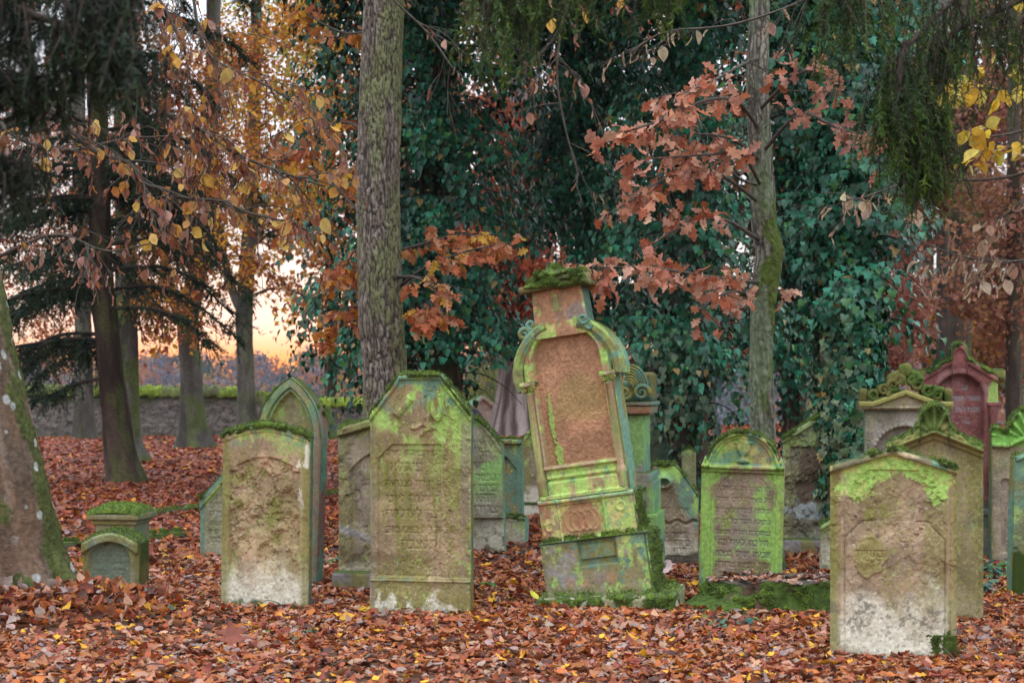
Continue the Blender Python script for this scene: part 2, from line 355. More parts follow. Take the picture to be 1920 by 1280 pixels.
# ------------------------------------------------------------------ boundary wall
def build_wall():
    w = thing('boundary_wall', 'long grey rubble wall with a mossy coping at the back of the graveyard', 'wall', (0, 0, 0))
    pts = np.array([P(-330, 815, 50)[:2], P(60, 822, 45.5)[:2], P(455, 817, 46.5)[:2], P(560, 805, 52)[:2], P(1150, 800, 57)[:2]])
    tops = np.array([1.32, 1.28, 1.22, .98, .92])
    seg = np.concatenate([[0], np.cumsum(np.linalg.norm(np.diff(pts, axis=0), axis=1))])
    s = np.arange(0, seg[-1], .04); x = np.interp(s, seg, pts[:, 0]); y = np.interp(s, seg, pts[:, 1]); top = np.interp(s, seg, tops)
    top = np.where(s < seg[2] + .2, np.interp(s, seg[:3], tops[:3]), np.interp(s, seg[2:] , tops[2:]) - .12 * (s > seg[2] + .2))
    nv = 34; v = np.linspace(-.12, 1, nv)
    S, V = np.meshgrid(s, v, indexing='ij'); Z = V * top[:, None]
    f1, f2, i = worley(xyz(S * 4.2 + .5 * fbm(xyz(S * 3, Z * 3, 2), 2, 4), Z * 10, 1), 5); j = ss(.0, .10, f2 - f1)
    dep = .02 * j + .03 * i
    col = mix((.075, .065, .055), (.215, .19, .17), j) * (.65 + .6 * i)[..., None]
    col = mix(col, (.07, .09, .03), ss(.75, 1.0, V + .5 * (fbm(xyz(S * 2, Z * 2, 3), 3, 8) - .5)) * .8)
    col = mix(col, (.08, .10, .04), ss(.2, -.05, V) * .5)
    th = .4
    fr = xyz(x[:, None], y[:, None] - dep, Z); bk = xyz(x[:, None], y[:, None] + th, Z)
    g = grid_faces(len(s), nv); mb = MB(); mb.add(fr, g, col.reshape(-1, 3)); mb.add(bk, g[:, ::-1], (.1, .1, .09))
    mb.build('wall_face', M_FARSTONE, w)
    mb = MB(); a = np.linspace(0, 1, 9)
    prof = np.stack([-.14 + .68 * a, (.27 * np.sin(np.pi * a) ** .7)], 1); prof = np.vstack([[-.13, -.05], prof])
    ph = np.floor(s / .33); rib = (s / .33 + .0) % 1.0
    off = (_hash(ph.astype(int), ph.astype(int) * 0, ph.astype(int) * 0, 4) - .5) * .05 + (rib - .5) * .06
    A = xyz(x[:, None], y[:, None] + prof[None, :, 0], top[:, None] + prof[None, :, 1] + off[:, None])
    A = A + (fbm(A * 7, 3, 2)[..., None] - .5) * .035
    n = fbm(xyz(S[:, :10] * 5, np.arange(10)[None] * .6, 0), 3, 6)
    c = mix((.08, .12, .012), (.27, .36, .03), ss(.3, .7, n)); c = mix(c, (.1, .09, .06), ss(.6, .7, fbm(xyz(S[:, :10] * 1.3, 0, 4), 3, 16))[..., ] * .7)
    mb.add(A, grid_faces(len(s), 10)[:, ::-1], c.reshape(-1, 3))
    q = A[:, 1:].reshape(-1, 3); q = q[rng.integers(0, len(q), 9000)]
    scatter(QUAD, q, np.stack([rng.normal(0, .5, 9000), -np.abs(rng.normal(.4, .3, 9000)), rng.normal(-.2, .5, 9000)], 1), rdir(9000), rng.uniform(.04, .08, 9000), palette(9000, [(.10, .15, .012), (.28, .37, .03), (.18, .24, .02)]), mb)
    mb.build('coping', M_MOSS, w)
build_wall()
# ------------------------------------------------------------------ lettering cut into the stone (square Hebrew script as strokes)
GLY = {'א': [[(.1, 1), (.9, 0)], [(.85, 1), (.85, .65), (.55, .5)], [(.15, 0), (.15, .4), (.42, .6)]],
 'ב': [[(.1, 1), (.8, 1), (.8, 0)], [(0, 0), (1, 0)]], 'ג': [[(.3, 1), (.7, 1), (.7, .3), (.9, 0)], [(.68, .35), (.2, 0)]],
 'ד': [[(0, 1), (1, 1)], [(.8, 1), (.8, 0)]], 'ה': [[(0, 1), (.9, 1), (.9, 0)], [(.15, .6), (.15, 0)]],
 'ו': [[(.3, 1), (.6, 1), (.6, 0)]], 'ז': [[(.2, 1), (.8, 1)], [(.5, 1), (.5, 0)]], 'ח': [[(.1, 0), (.1, 1), (.9, 1), (.9, 0)]],
 'ט': [[(.3, 1), (.05, .8), (.05, 0), (.95, 0), (.95, .8), (.6, 1), (.55, .75)]], 'י': [[(.3, 1), (.6, 1), (.6, .6)]],
 'כ': [[(.1, 1), (.8, 1), (.85, .5), (.8, 0), (.1, 0)]], 'ל': [[(.15, 1.4), (.15, 1), (.85, 1), (.85, .55), (.4, 0)]],
 'מ': [[(.1, 1), (.3, .7), (.05, 0)], [(.3, .75), (.5, 1), (.9, .95), (.9, 0), (.45, 0)]], 'ם': [[(.1, 1), (.9, 1), (.9, 0), (.15, 0), (.1, 1)]],
 'נ': [[(.35, 1), (.7, 1), (.7, 0), (.2, 0)]], 'ן': [[(.3, 1), (.6, 1), (.6, -.35)]], 'ס': [[(.1, 1), (.9, 1), (.9, .4), (.5, 0), (.1, .4), (.1, 1)]],
 'ע': [[(.1, 1), (.15, .6), (.5, .2)], [(.9, 1), (.85, .5), (.2, -.1)]], 'פ': [[(.3, .55), (.1, .6), (.1, 1), (.85, 1), (.9, .5), (.85, 0), (.1, 0)]],
 'צ': [[(.1, 1), (.4, .6), (.95, 0), (.1, 0)], [(.9, 1), (.85, .7), (.5, .5)]], 'ק': [[(.05, 1), (.9, 1), (.85, .4), (.55, .2)], [(.15, .6), (.15, -.4)]],
 'ר': [[(.1, 1), (.75, 1), (.85, .8), (.85, 0)]], 'ש': [[(.05, 1), (.15, 0), (.7, 0), (.95, 1)], [(.5, 1), (.5, .6), (.2, .3)]],
 'ת': [[(.2, 1), (.85, 1), (.9, 0)], [(.25, 1), (.25, 0), (.05, 0)]]}
NARROW = 'וזין'
def segdist(px, pz, a, b):
    ax, az = a; bx, bz = b; dx, dz = bx - ax, bz - az
    t = np.clip(((px - ax) * dx + (pz - az) * dz) / (dx * dx + dz * dz + 1e-12), 0, 1)
    return np.hypot(px - ax - t * dx, pz - az - t * dz)
def letters(x, z, lines, sw=.16):
    """lines: (text, right edge, baseline, letter height); returns 0..1 cut mask"""
    out = np.zeros_like(x)
    for text, xr, zb, h in lines:
        cur = xr; row = (z > zb - .6 * h) & (z < zb + 1.6 * h)
        if not row.any(): continue
        for ch in text:
            if ch == ' ': cur -= .55 * h; continue
            wd_ = (.42 if ch in NARROW else .78) * h; x0 = cur - wd_
            m = row & (x > x0 - .2 * h) & (x < cur + .2 * h)
            if m.any() and ch in GLY:
                px, pz = x[m], z[m]; d = np.full(px.shape, 9.)
                sx = wd_ if ch not in NARROW else .78 * h; ox = x0 if ch not in NARROW else x0 - .18 * h
                for st in GLY[ch]:
                    q = [(ox + u * sx, zb + v * h) for u, v in st]
                    for a, b in zip(q[:-1], q[1:]): d = np.minimum(d, segdist(px, pz, a, b))
                out[m] = np.maximum(out[m], ss(sw * h * 1.15, sw * h * .45, d))
            cur = x0 - .2 * h
    return out
def lines_for(texts, xc, z_top, step, h, width):
    out = []
    for i, t in enumerate(texts):
        L = sum(.55 * h if c == ' ' else ((.42 if c in NARROW else .78) + .2) * h for c in t)
        out.append((t, xc + min(L, width) / 2, z_top - i * step, h * min(1, width / L)))
    return out
# ------------------------------------------------------------------ stone surfaces
SAND = np.array((.54, .405, .26)); OLIVE = np.array((.235, .215, .06)); LIME = np.array((.42, .65, .15)); WHITE = np.array((.78, .73, .58))
TEAL = np.array((.14, .265, .19)); MOSSD = np.array((.045, .075, .012)); GREY = np.array((.27, .24, .23)); CLAY = np.array((.47, .245, .135))
YEL = np.array((.62, .58, .2)); DARK = np.array((.07, .06, .04)); REDS = np.array((.27, .10, .088))
def blot(x, z, cx, cz, rx, rz, seed, k=1.4, edge=.3, sc=14):
    return ss(0, edge, 1 - ((x - cx) / rx) ** 2 - ((z - cz) / rz) ** 2 + (fbm(xyz(x * sc, z * sc, seed), 5, seed, .6) - .5) * 2 * k + (fbm(xyz(x * sc * 5, z * sc * 5, seed), 2, seed + 9) - .5) * k)
def sandstone(x, z, dt, de, seed, base=SAND, olive=.6, lime=.5, white=.8, teal=.3, wz=.28, moss=.8, dark=.25):
    n = fbm(xyz(x * 7, z * 7, seed * 1.7), 5, seed); f = fbm(xyz(x * 60, z * 60, seed), 3, seed + 1)
    c = mix(base * .72, base * 1.18, ss(.3, .7, n)) * (.84 + .32 * f)[..., None]
    st = fbm(xyz(x * 9, z * 2.0, seed + 2), 4, seed + 2) * .75 + .25 * f
    c = mix(c, OLIVE * (.6 + .8 * f)[..., None], ss(.43, .60, st + .22 * np.exp(-de / .05) + .12 * (f - .5)) * olive)
    c = mix(c, DARK * 1.6, ss(.6, .72, fbm(xyz(x * 18, z * 10, seed + 3), 5, seed + 3, .65)) * dark)
    lm = fbm(xyz(x * 8, z * 8, seed + 4), 5, seed + 4, .62) + .28 * np.exp(-dt / .10) + .1 * np.exp(-de / .03) - .16
    c = mix(c, LIME * (.65 + .7 * f)[..., None], ss(.5, .60, lm + .3 * (f - .5)) * lime)
    tl = fbm(xyz(x * 10, z * 6, seed + 5), 5, seed + 5, .6) + .25 * np.exp(-dt / .05) + .2 * np.exp(-de / .025) - .2
    c = mix(c, TEAL * (.7 + .6 * f)[..., None], ss(.5, .60, tl + .3 * (f - .5)) * teal)
    wh = fbm(xyz(x * 9, z * 7, seed + 6), 5, seed + 6, .68)
    c = mix(c, WHITE * (.62 + .66 * f)[..., None], ss(wz, wz * .15, z + (wh - .5) * .55) * white)
    sp = fbm(xyz(x * 75, z * 75, seed + 9), 2, seed + 8)
    c = mix(c, WHITE, ss(.76, .84, sp) * .35); c = mix(c, DARK, ss(.28, .2, sp) * .5)
    c = mix(c, MOSSD * (.6 + .9 * f)[..., None], ss(.05, .0, z + (wh - .5) * .22) * moss)
    return c
def flakes(x, z, seed, sc=9, amp=.004):
    a = fbm(xyz(x * sc, z * sc * .8, seed), 5, seed, .55); b = fbm(xyz(x * sc * .6, z * sc * .5, seed + 3), 5, seed + 5, .55)
    r = 0
    for th in (.42, .5, .57): r = r - amp * ss(th - .006, th + .006, a)
    return r - amp * 1.3 * ss(.52, .53, b)
def pits(x, z, seed): return (fbm(xyz(x * 45, z * 45, seed), 4, seed, .6) - .5) * .005 + (fbm(xyz(x * 8, z * 8, seed), 3, seed + 7) - .5) * .006
def inset(sd, depth, soft=.006): return -depth * ss(soft, -soft, sd)
def groove(sd, depth=.006, w=.006): return -depth * np.exp(-(sd / w) ** 2)
def sd_arch(x, z, hw, zs, z0=-9):
    return np.maximum(np.where(z < zs, np.abs(x) - hw, np.hypot(x, z - zs) - hw), z0 - z)
def sd_clip(x, z, hw, z1, cut): return np.maximum(np.maximum(np.abs(x) - hw, z - z1), (np.abs(x) + z - (hw + z1 - cut)) * .7071)

def slab(name, parent, w, top, t, relief=None, paint=None, res=.006, taper=0, loc=(0, 0, 0), bev=.012, seed=0, z0=-.14, side=None, mat=None, amp=1, gain=1.7):
    nx = max(12, int(w / res)); xs = np.linspace(-w / 2, w / 2, nx); tp = top(xs) * np.ones(nx); nz = max(10, int((tp.max() - z0) / res))
    X = np.repeat(xs[:, None], nz, 1); T = tp[:, None]; Z = z0 + np.linspace(0, 1, nz)[None] * (T - z0)
    cs = np.cos(np.arctan(np.gradient(tp, xs)))[:, None]; dt = (T - Z) * cs; de = w / 2 - np.abs(X)
    rel = (relief(X, Z, dt, de) * gain if relief else 0) + pits(X, Z, seed) * amp
    e = np.minimum(dt, de) + (fbm(xyz(X * 20, Z * 20, seed), 3, seed + 4) - .5) * .008
    rel = rel - bev * (1 - ss(0, bev * 1.5, e)) ** 1.5
    C = paint(X, Z, dt, de) if paint else sandstone(X, Z, dt, de, seed)
    sx = 1 + taper * Z
    mb = MB(); V = xyz(X * sx, -rel, Z); mb.add(V, grid_faces(nx, nz), C.reshape(-1, 3))
    bd = np.concatenate([V[0, :], V[1:-1, -1], V[-1, ::-1]])
    bc = np.concatenate([C[0, :], C[1:-1, -1], C[-1, ::-1]])
    nrm = np.concatenate([np.tile([-1., 0, 0], (nz, 1)), np.stack([-np.sin(np.arctan(np.gradient(tp, xs)))[1:-1], np.zeros(nx - 2), cs[1:-1, 0]], 1), np.tile([1., 0, 0], (nz, 1))])
    ny = max(4, int(t / .022)); k = np.linspace(0, 1, ny)
    S = np.repeat(bd[:, None], ny, 1); S[:, :, 1] = bd[:, None, 1] * (1 - k) + t * k
    nn = (fbm(S * 16, 4, seed + 8) - .5) * .012 * np.sin(np.pi * np.clip(k * 1.5, 0, .5))[None]
    S = S + nrm[:, None] * nn[..., None]
    q = fbm(xyz(S[..., 1] * 8, S[..., 2] * 3, S[..., 0] * 8), 4, seed + 9); f = fbm(S * 50, 3, seed + 2)
    if side is None: sc_ = mix(TEAL * .55, OLIVE * .8, ss(.42, .6, q))
    else: sc_ = side(S, q)
    sc_ = sc_ * (.6 + .8 * f)[..., None]; up = ss(.3, .7, nrm[:, None, 2]) * np.ones_like(q)
    sc_ = mix(sc_, MOSSD * (.6 + 1.2 * f)[..., None], up * ss(.3, .5, q) * .9); sc_ = mix(sc_, bc[:, None] * .9, np.exp(-k * t / .012)[None] * np.ones_like(q))
    mb.add(S, grid_faces(len(bd), ny), sc_.reshape(-1, 3))
    b = S[:, -1]; cen = np.array([[0, t, (z0 + tp.mean()) / 2]]); m = len(b)
    mb.add(np.vstack([b, cen]), np.array([(i, (i + 1) % m, m) for i in range(m)]), OLIVE * .6)
    return mb.build(name, mat or M_STONE, parent, loc=loc)

def moss_on(parent, pts, nrm, size=.012, cover=.5, seed=0, name='moss', lump=.02, sc=18, bright=1.0, sheet=None, n_blade=3000):
    """moss over a grid of surface points (nu,nv,3): cushions that swell out of the stone plus a nap of tiny shoots"""
    nu, nv = pts.shape[:2]; m = fbm(pts * sc, 4, seed, .55); m2 = fbm(pts * sc * 3, 3, seed + 3)
    th = 1 - cover; hgt = lump * (ss(th * .62 + .18, th * .62 + .34, m) * 1.35 - .35) * (.6 + .8 * m2)
    ed = np.minimum(np.minimum(np.arange(nu), nu - 1 - np.arange(nu))[:, None] / 3., np.minimum(np.arange(nv), nv - 1 - np.arange(nv))[None] / 1.5).clip(0, 1)
    hgt = hgt * ed - .35 * lump * (1 - ed); V = pts + nrm * hgt[..., None]
    c = mix((.035, .055, .008), (.13, .20, .02), ss(.3, .72, .5 * m2 + .5 * m)) * bright
    mb = MB(); mb.add(V, grid_faces(nu, nv), c.reshape(-1, 3))
    ok = np.where((hgt > .1 * lump).ravel())[0]
    if len(ok):
        i = ok[rng.integers(0, len(ok), n_blade)]; p = V.reshape(-1, 3)[i] + rng.normal(0, size * .5, (n_blade, 3)); nn = nrm.reshape(-1, 3)[i]
        ax = nn + rng.normal(0, .6, (n_blade, 3)); T = np.array([(-.22, 0, 0), (.22, 0, 0), (0, 1, 0)])
        scatter([(T, np.array([(0, 1, 2)]))], p, ax, rdir(n_blade), size * rng.uniform(.5, 1.4, n_blade), c.reshape(-1, 3)[i] * rng.uniform(.7, 1.6, (n_blade, 1)), mb)
    return mb.build(name, M_MOSS, parent)
def moss_top(parent, w, top, t, droop=.02, cover=.6, seed=0, y0=-.006, lump=.016, x0=None, x1=None, bright=1., n_blade=3500, taper=0):
    xs = np.linspace(-w / 2 if x0 is None else x0, w / 2 if x1 is None else x1, max(20, int(w / .006))); tp = top(xs) * np.ones(len(xs)); sl = np.arctan(np.gradient(tp, xs))
    nt = max(10, int(t / .012)); dr = droop * (.4 + 1.2 * fbm(xyz(xs * 30, 0, 0), 4, seed + 2))
    pts = []; nr = []
    for k in np.linspace(1, 0, 5): pts.append(xyz(xs, y0, tp - dr * k)); nr.append(xyz(0 * xs, -1, 0 * xs))
    for k in np.linspace(0, 1, nt): pts.append(xyz(xs, y0 + (t + .006) * k, tp)); nr.append(xyz(-np.sin(sl), -.6 * (k < .05), np.cos(sl)))
    pts = np.stack(pts, 1); pts[..., 0] *= 1 + taper * pts[..., 2]
    return moss_on(parent, pts, unit(np.stack(nr, 1)), cover=cover, seed=seed, lump=lump, bright=bright, n_blade=n_blade)
def part_box(name, parent, size, c, colf=None, r=.012, res=.012, amp=.004, seed=0, mat=None):
    V, Fc, n = rbox(size, r, res, amp, seed, c)
    q = fbm(V * 9, 4, seed); f = fbm(V * 50, 3, seed + 1)
    col = colf(V, n, q, f) if colf else mossy(V, n, q, f)
    return mesh_np(name, V, Fc, mat or M_STONE, parent, col)
def mossy(V, n, q, f, base=SAND, up=.9, green=.6):
    c = base * (.6 + .7 * f)[:, None]; c = mix(c, OLIVE * (.6 + .8 * f)[:, None], ss(.4, .6, q) * green)
    c = mix(c, TEAL * (.5 + .7 * f)[:, None], ss(.5, .9, n[:, 0]) * ss(.3, .5, q) * .7)
    return mix(c, MOSSD * (.6 + 1.4 * f)[:, None], ss(.3, .7, n[:, 2]) * up)
def footprint(x, y, hw, t, rz): FOOT.append((x, y, hw, t, rz))
def stone_thing(label, cx, base, rz, w, t, ry=0, rx=0, name='headstone', cat='headstone', group='weathered headstones of the old graveyard', d=None):
    d = d or DIST(base); x = PX(cx, d); footprint(x, d, w / 2, t, rz)
    return thing(name, label, cat, (x, d, 0), rz, ry, rx, group)

# ---------------------------------------------------------------- tall left stone with the blistered face
def st_blistered():
    d = DIST(1139); s = d / FPX; w, h, t = 170 * s, 344 * s, .1
    T = stone_thing('tall tan headstone with a blistered face and low curved mossy top, before the pointed one', 494, 1139, -9, w, t, ry=.8)
    top = lambda x: h - 20 * s * (np.abs(x) / (w / 2)) ** 1.8
    def rel(x, z, dt, de):
        x = x + 2 * s; r = .006 * ss(16 * s, 13 * s, dt); hw = 68 * s; zs = h - 88 * s
        sd = np.maximum(np.maximum(np.abs(x) - hw, -9), z - (zs + 26 * s * np.cos(np.clip(x / hw, -1, 1) * 1.5))); sd = np.where((np.abs(x) > hw * .78) & (z > zs), np.maximum(sd, .004), sd)
        r = r + inset(sd, .008, .003) + flakes(x, z, 4, 13, .0055) * ss(.01, -.01, sd) * ss(.2, .35, z)
        return r + flakes(x, z, 7, 7, .002) * .6 - .008 * blot(x, z, .06, .72, .06, .11, 14, .5, .08)
    def paint(x, z, dt, de):
        c = sandstone(x, z, dt, de, 3, SAND * np.array([1.05, .95, .92]), .5, .35, .95, .25, .42, .9)
        f = fbm(xyz(x * 50, z * 50, 2), 3, 5)
        c = mix(c, OLIVE * (.7 + .6 * f)[..., None], ss(.075, .03, de) * .7)
        c = mix(c, OLIVE * 1.1, blot(x, z, .065, .68, .055, .10, 14, .5, .2) * .8)
        for i, (u, v) in enumerate([(-.12, .95), (-.02, .93), (-.2, .72), (.03, .58), (.08, .47), (-.2, .88)]): c = mix(c, OLIVE * 1.15, blot(x, z, u, v, .035, .045, 60 + i, .9, .2, 30) * .8)
        lm = fbm(xyz(x * 22, z * 9, 6), 5, 16, .65) + .24 * ss(.17, .04, dt) + .12 * ss(-.1, .3, x) - .12
        c = mix(c, mix(LIME, YEL, ss(.4, .6, f)) * (.7 + .5 * f)[..., None], ss(.52, .6, lm) * ss(.2, .03, dt))
        c = mix(c, TEAL * 1.25, ss(.55, .62, fbm(xyz(x * 18, z * 10, 9), 5, 26, .65) + .1 * (x > 0)) * ss(.16, .03, dt) * .8)
        c = mix(c, WHITE * 1.05, ss(.56, .62, fbm(xyz(x * 30, z * 10, 3), 4, 36)) * ss(.05, .035, abs(x - .265)) * ss(.6, .9, z) * .9)
        return mix(c, SAND * .5, ss(.05, .03, dt) * ss(.01, .025, dt) * .5)
    slab('slab', T, w, top, t, rel, paint, .005, seed=3)
    moss_top(T, w + .02, lambda x: top(x) + .002, t, .035, .72, 5, lump=.014)
st_blistered()

# ---------------------------------------------------------------- the broad stone with relief and Hebrew lines
def st_relief():
    d = DIST(1152); s = d / FPX; w, h, t = 192 * s, 450 * s, .13
    T = stone_thing('broad headstone with eight-sided mossy top, carved rod and scroll, worn Hebrew lines', 787, 1152, -9, w, t)
    zsh, xf = 378 * s, 40 * s
    top = lambda x: np.minimum(h, zsh + (w / 2 - np.abs(x)) * (h - zsh) / (w / 2 - xf))
    LN = lines_for(['וצדקת תפארת נשים', 'מרת פיגלא', 'אשת ישרה וצנועה', 'ידיה שלחה לעני', 'הלכה לעולמה', 'ונקברת בשם טוב', 'תנצבה'], -4 * s, h - 152 * s, 29 * s, 14 * s, 128 * s)
    def carve(x, z):
        r = 0 * x
        a = R(52); u = (x + 32 * s) * math.cos(a) + (z - (h - 60 * s)) * math.sin(a); v = -(x + 32 * s) * math.sin(a) + (z - (h - 60 * s)) * math.cos(a)
        r = np.maximum(r, .016 * np.sqrt(np.clip(1 - (v / (9 * s)) ** 2, 0, 1)) * ss(24 * s, 20 * s, abs(u)))
        rod = segdist(x, z, (6 * s, h - 32 * s), (7 * s, h - 92 * s)); r = np.maximum(r, .012 * np.sqrt(np.clip(1 - (rod / (3.3 * s)) ** 2, 0, 1)))
        rod = segdist(x, z, (6 * s, h - 32 * s), (10 * s, h - 38 * s)); r = np.maximum(r, .012 * np.sqrt(np.clip(1 - (rod / (3. * s)) ** 2, 0, 1)))
        for q in ([(7, 82), (16, 78), (14, 92), (26, 100)], [(7, 92), (20, 102), (10, 104), (4, 112)], [(7, 92), (-8, 101), (-14, 100)]):
            for a_, b_ in zip(q[:-1], q[1:]):
                k = segdist(x, z, (a_[0] * s, h - a_[1] * s), (b_[0] * s, h - b_[1] * s)); r = np.maximum(r, .010 * np.sqrt(np.clip(1 - (k / (4 * s)) ** 2, 0, 1)))
        r = np.maximum(r, .012 * blot(x, z, 32 * s, h - 62 * s, 13 * s, 30 * s, 5, .5, .3, 20))
        return r
    def rel(x, z, dt, de):
        r = .012 * ss(11 * s, 9 * s, dt) - .004 * ss(13 * s, 11 * s, dt) * ss(8 * s, 12 * s, dt)
        r = r + carve(x, z)
        zp = h - 132 * s; sd = np.maximum(np.maximum(np.abs(x + 5 * s) - 76 * s, z - zp), (-(x + 5 * s) + z - (zp + 76 * s - 27 * s)) * .7071); sd = np.maximum(sd, 72 * s - z)
        r = r + inset(np.where(x > 40 * s, np.maximum(sd, .002 + 0 * x), sd), .007, .0025) + groove(sd, .004, .004) * (x < 45 * s)
        wear = ss(.42, .58, fbm(xyz(x * 7, z * 7, 3), 3, 13))
        r = r - .0042 * letters(x, z, LN) * (1 - .6 * ss(0, .14, x) * wear)
        r = r + flakes(x, z, 9, 7, .003) * ss(.12, .22, z) * np.maximum(ss(0, .08, x), ss(h - 330 * s, h - 360 * s, z)) + flakes(x, z, 19, 8, .002) * .5
        r = r + .012 * ss(66 * s, 63 * s, z) + .008 * ss(4 * s, 2.5 * s, np.abs(z - 66 * s))
        return r
    def paint(x, z, dt, de):
        c = sandstone(x, z, dt, de, 8, np.array((.40, .29, .165)), .75, .35, .9, .25, .09, .6, .2)
        f = fbm(xyz(x * 50, z * 50, 2), 3, 5)
        c = mix(c, LIME * (.65 + .6 * f)[..., None], ss(.47, .6, fbm(xyz(x * 16, z * 7, 3), 5, 23, .62) + .1 * ss(.0, .15, x) + .1 * np.exp(-dt / .05) - .03) * ss(h - 230 * s, h - 60 * s, z) * .85)
        c = mix(c, TEAL * (.8 + .6 * f)[..., None] * 1.2, ss(.45, .58, fbm(xyz(x * 14, z * 14, 5), 5, 33, .6)) * ss(h - 75 * s, h - 30 * s, z + np.abs(x) * .2) * .85)
        c = mix(c, LIME * .9, ss(.016, .005, de) * ss(.42, .55, fbm(xyz(x, z * 6, 1), 4, 43)) * ss(.4, .8, z) * .8)
        c = mix(c, mix(TEAL, OLIVE, .4), ss(6 * s, 3 * s, np.abs(z - 65 * s)) * ss(.45, .6, fbm(xyz(x * 12, z * 30, 1), 4, 53)) * .6)
        for cx, zt, zb, ww in ((-46, 180, 300, 6), (-62, 165, 230, 7), (28, 220, 330, 4), (-20, 170, 280, 9)):
            m = ss(ww * s, ww * s * .3, np.abs(x - cx * s + .012 * np.sin(z * 9))) * ss(h - zb * s, h - zb * s + .1, z) * ss(h - zt * s + .03, h - zt * s - .02, z)
            c = mix(c, OLIVE * np.array([.7, .8, .35]), m * (.35 + .75 * f) * (.9 if cx != -20 else .5))
        return mix(c, (.26, .2, .16), ss(80 * s, 83 * s, np.abs(x + 4 * s)) * ss(.3, .5, fbm(xyz(x * 10, z * 4, 1), 4, 63)) * ss(zsh, zsh - .1, z) * .6)
    slab('slab', T, w, top, t, rel, paint, .0042, seed=8)
    moss_top(T, w + .012, lambda x: top(x), t, .02, .7, 8, lump=.012, y0=-.016)
st_relief()

# ---------------------------------------------------------------- front right gabled stone
def st_gable_front():
    d = DIST(1236); s = d / FPX; w, h, t = 231 * s, 397 * s, .12
    T = stone_thing('wide gabled headstone with bright lime lichen under its gable, nearest to the viewer', 1674, 1236, -13, w, t)
    top = lambda x: h - 34 * s * np.abs(x) / (w / 2) - .004 * np.abs(x) / (np.abs(x) + .02)
    def rel(x, z, dt, de):
        r = .014 * ss(12 * s, 10 * s, dt) + .008 * ss(16 * s, 14 * s, dt)
        x = x - 3 * s; sd = sd_clip(x, z, 91 * s, h - 139 * s, 32 * s)
        r = r + groove(sd, .008, .005) * ((np.abs(x) > 38 * s) | (z < h - 150 * s)) + .003 * ss(.003, -.003, sd)
        pr = groove(np.abs(x) - 101 * s, .004, .004) * (z < h - 60 * s)
        up = blot(x, z, 0, h - 95 * s, 72 * s, 75 * s, 15, .9, .06, 10) * (z < h - 42 * s)
        r = r - .008 * up + pr + flakes(x, z, 29, 6, .003) * ss(.25, .4, z) * .8
        m = blot(x, z, -44 * s, h - 205 * s, 30 * s, 40 * s, 25, .4, .06, 11); r = r + .007 * m
        r = r - .004 * letters(x, z, lines_for(['ובתורה', 'לאל'], -42 * s, h - 205 * s, 18 * s, 11 * s, 60 * s)) * m
        return r
    def paint(x, z, dt, de):
        c = sandstone(x, z, dt, de, 15, np.array((.43, .30, .19)), .55, .1, 1., .08, .5, .4, .2)
        f = fbm(xyz(x * 50, z * 50, 2), 3, 5); x = x - 3 * s
        c = mix(c, OLIVE * (.75 + .6 * f)[..., None], ss(.07, .035, de) * .85)
        c = mix(c, (.46, .30, .2), ss(.035, .0, np.abs(np.abs(x) - 100 * s)) * ss(.45, .55, fbm(xyz(x * 20, z * 8, 4), 4, 9)) * .6)
        for cx, zz, rx, rz in ((-72, 62, 34, 42), (-40, 40, 36, 26), (0, 28, 50, 20), (40, 40, 26, 18), (78, 62, 26, 42), (52, 44, 22, 22)):
            m = blot(x, z, cx * s, h - zz * s, rx * s, rz * s, int(40 + cx), 1.1, .3, 26)
            c = mix(c, mix(LIME * 1.0, YEL, ss(.55, .75, fbm(xyz(x * 30, z * 30, 7), 3, 6)) * .7) * (.65 + .7 * f)[..., None], m * .92 * ss(10 * s, 15 * s, dt))
        c = mix(c, np.array((.30, .26, .075)), blot(x, z, -44 * s, h - 205 * s, 32 * s, 42 * s, 25, .4, .4, 11) * .7)
        c = mix(c, OLIVE * 1.1, blot(x, z, -44 * s, h - 125 * s, 12 * s, 14 * s, 35, .6, .2, 20) * .8); c = mix(c, OLIVE * 1.1, blot(x, z, -18 * s, h - 120 * s, 9 * s, 18 * s, 36, .6, .2, 20) * .8)
        k = fbm(xyz(x * 26, z * 26, 8), 5, 61, .7)
        c = mix(c, (.18, .16, .12), ss(.54, .64, k) * ss(.42, .3, z) * ss(.1, .2, z) * .8)
        c = mix(c, np.array((.13, .12, .07)), ss(13 * s, 10 * s, dt) * ss(.3, .5, fbm(xyz(x * 9, z * 20, 2), 4, 71)) * .8)
        c = mix(c, TEAL * 1.2, ss(13 * s, 8 * s, dt) * ss(.55, .62, fbm(xyz(x * 16, z * 16, 2), 4, 81)) * .9)
        c = mix(c, YEL * .9, ss(14 * s, 8 * s, dt) * ss(.6, .66, fbm(xyz(x * 16, z * 16, 6), 4, 91)) * .7)
        return mix(c, MOSSD * (.7 + f)[..., None], blot(x, z, 100 * s, 10 * s, 34 * s, 52 * s, 51, 1.1, .5, 20))
    slab('slab', T, w, top, t, rel, paint, .0042, seed=15, side=lambda S, q: mix(MOSSD * 1.5, TEAL, ss(.4, .6, q) * ss(.1, .5, S[..., 2])))
    moss_top(T, w + .012, top, t, .006, .48, 15, lump=.012, y0=-.02)
    xs = np.linspace(.18, w / 2 + .004, 24); zs = np.linspace(-.02, .15, 24); Xg, Zg = np.meshgrid(xs, zs, indexing='ij')
    moss_on(T, xyz(Xg, -.006 + 0 * Xg, Zg), np.tile([0, -1., .2], Xg.shape + (1,)), cover=.42, seed=16, lump=.007, bright=.8, size=.009, n_blade=1200)
st_gable_front()

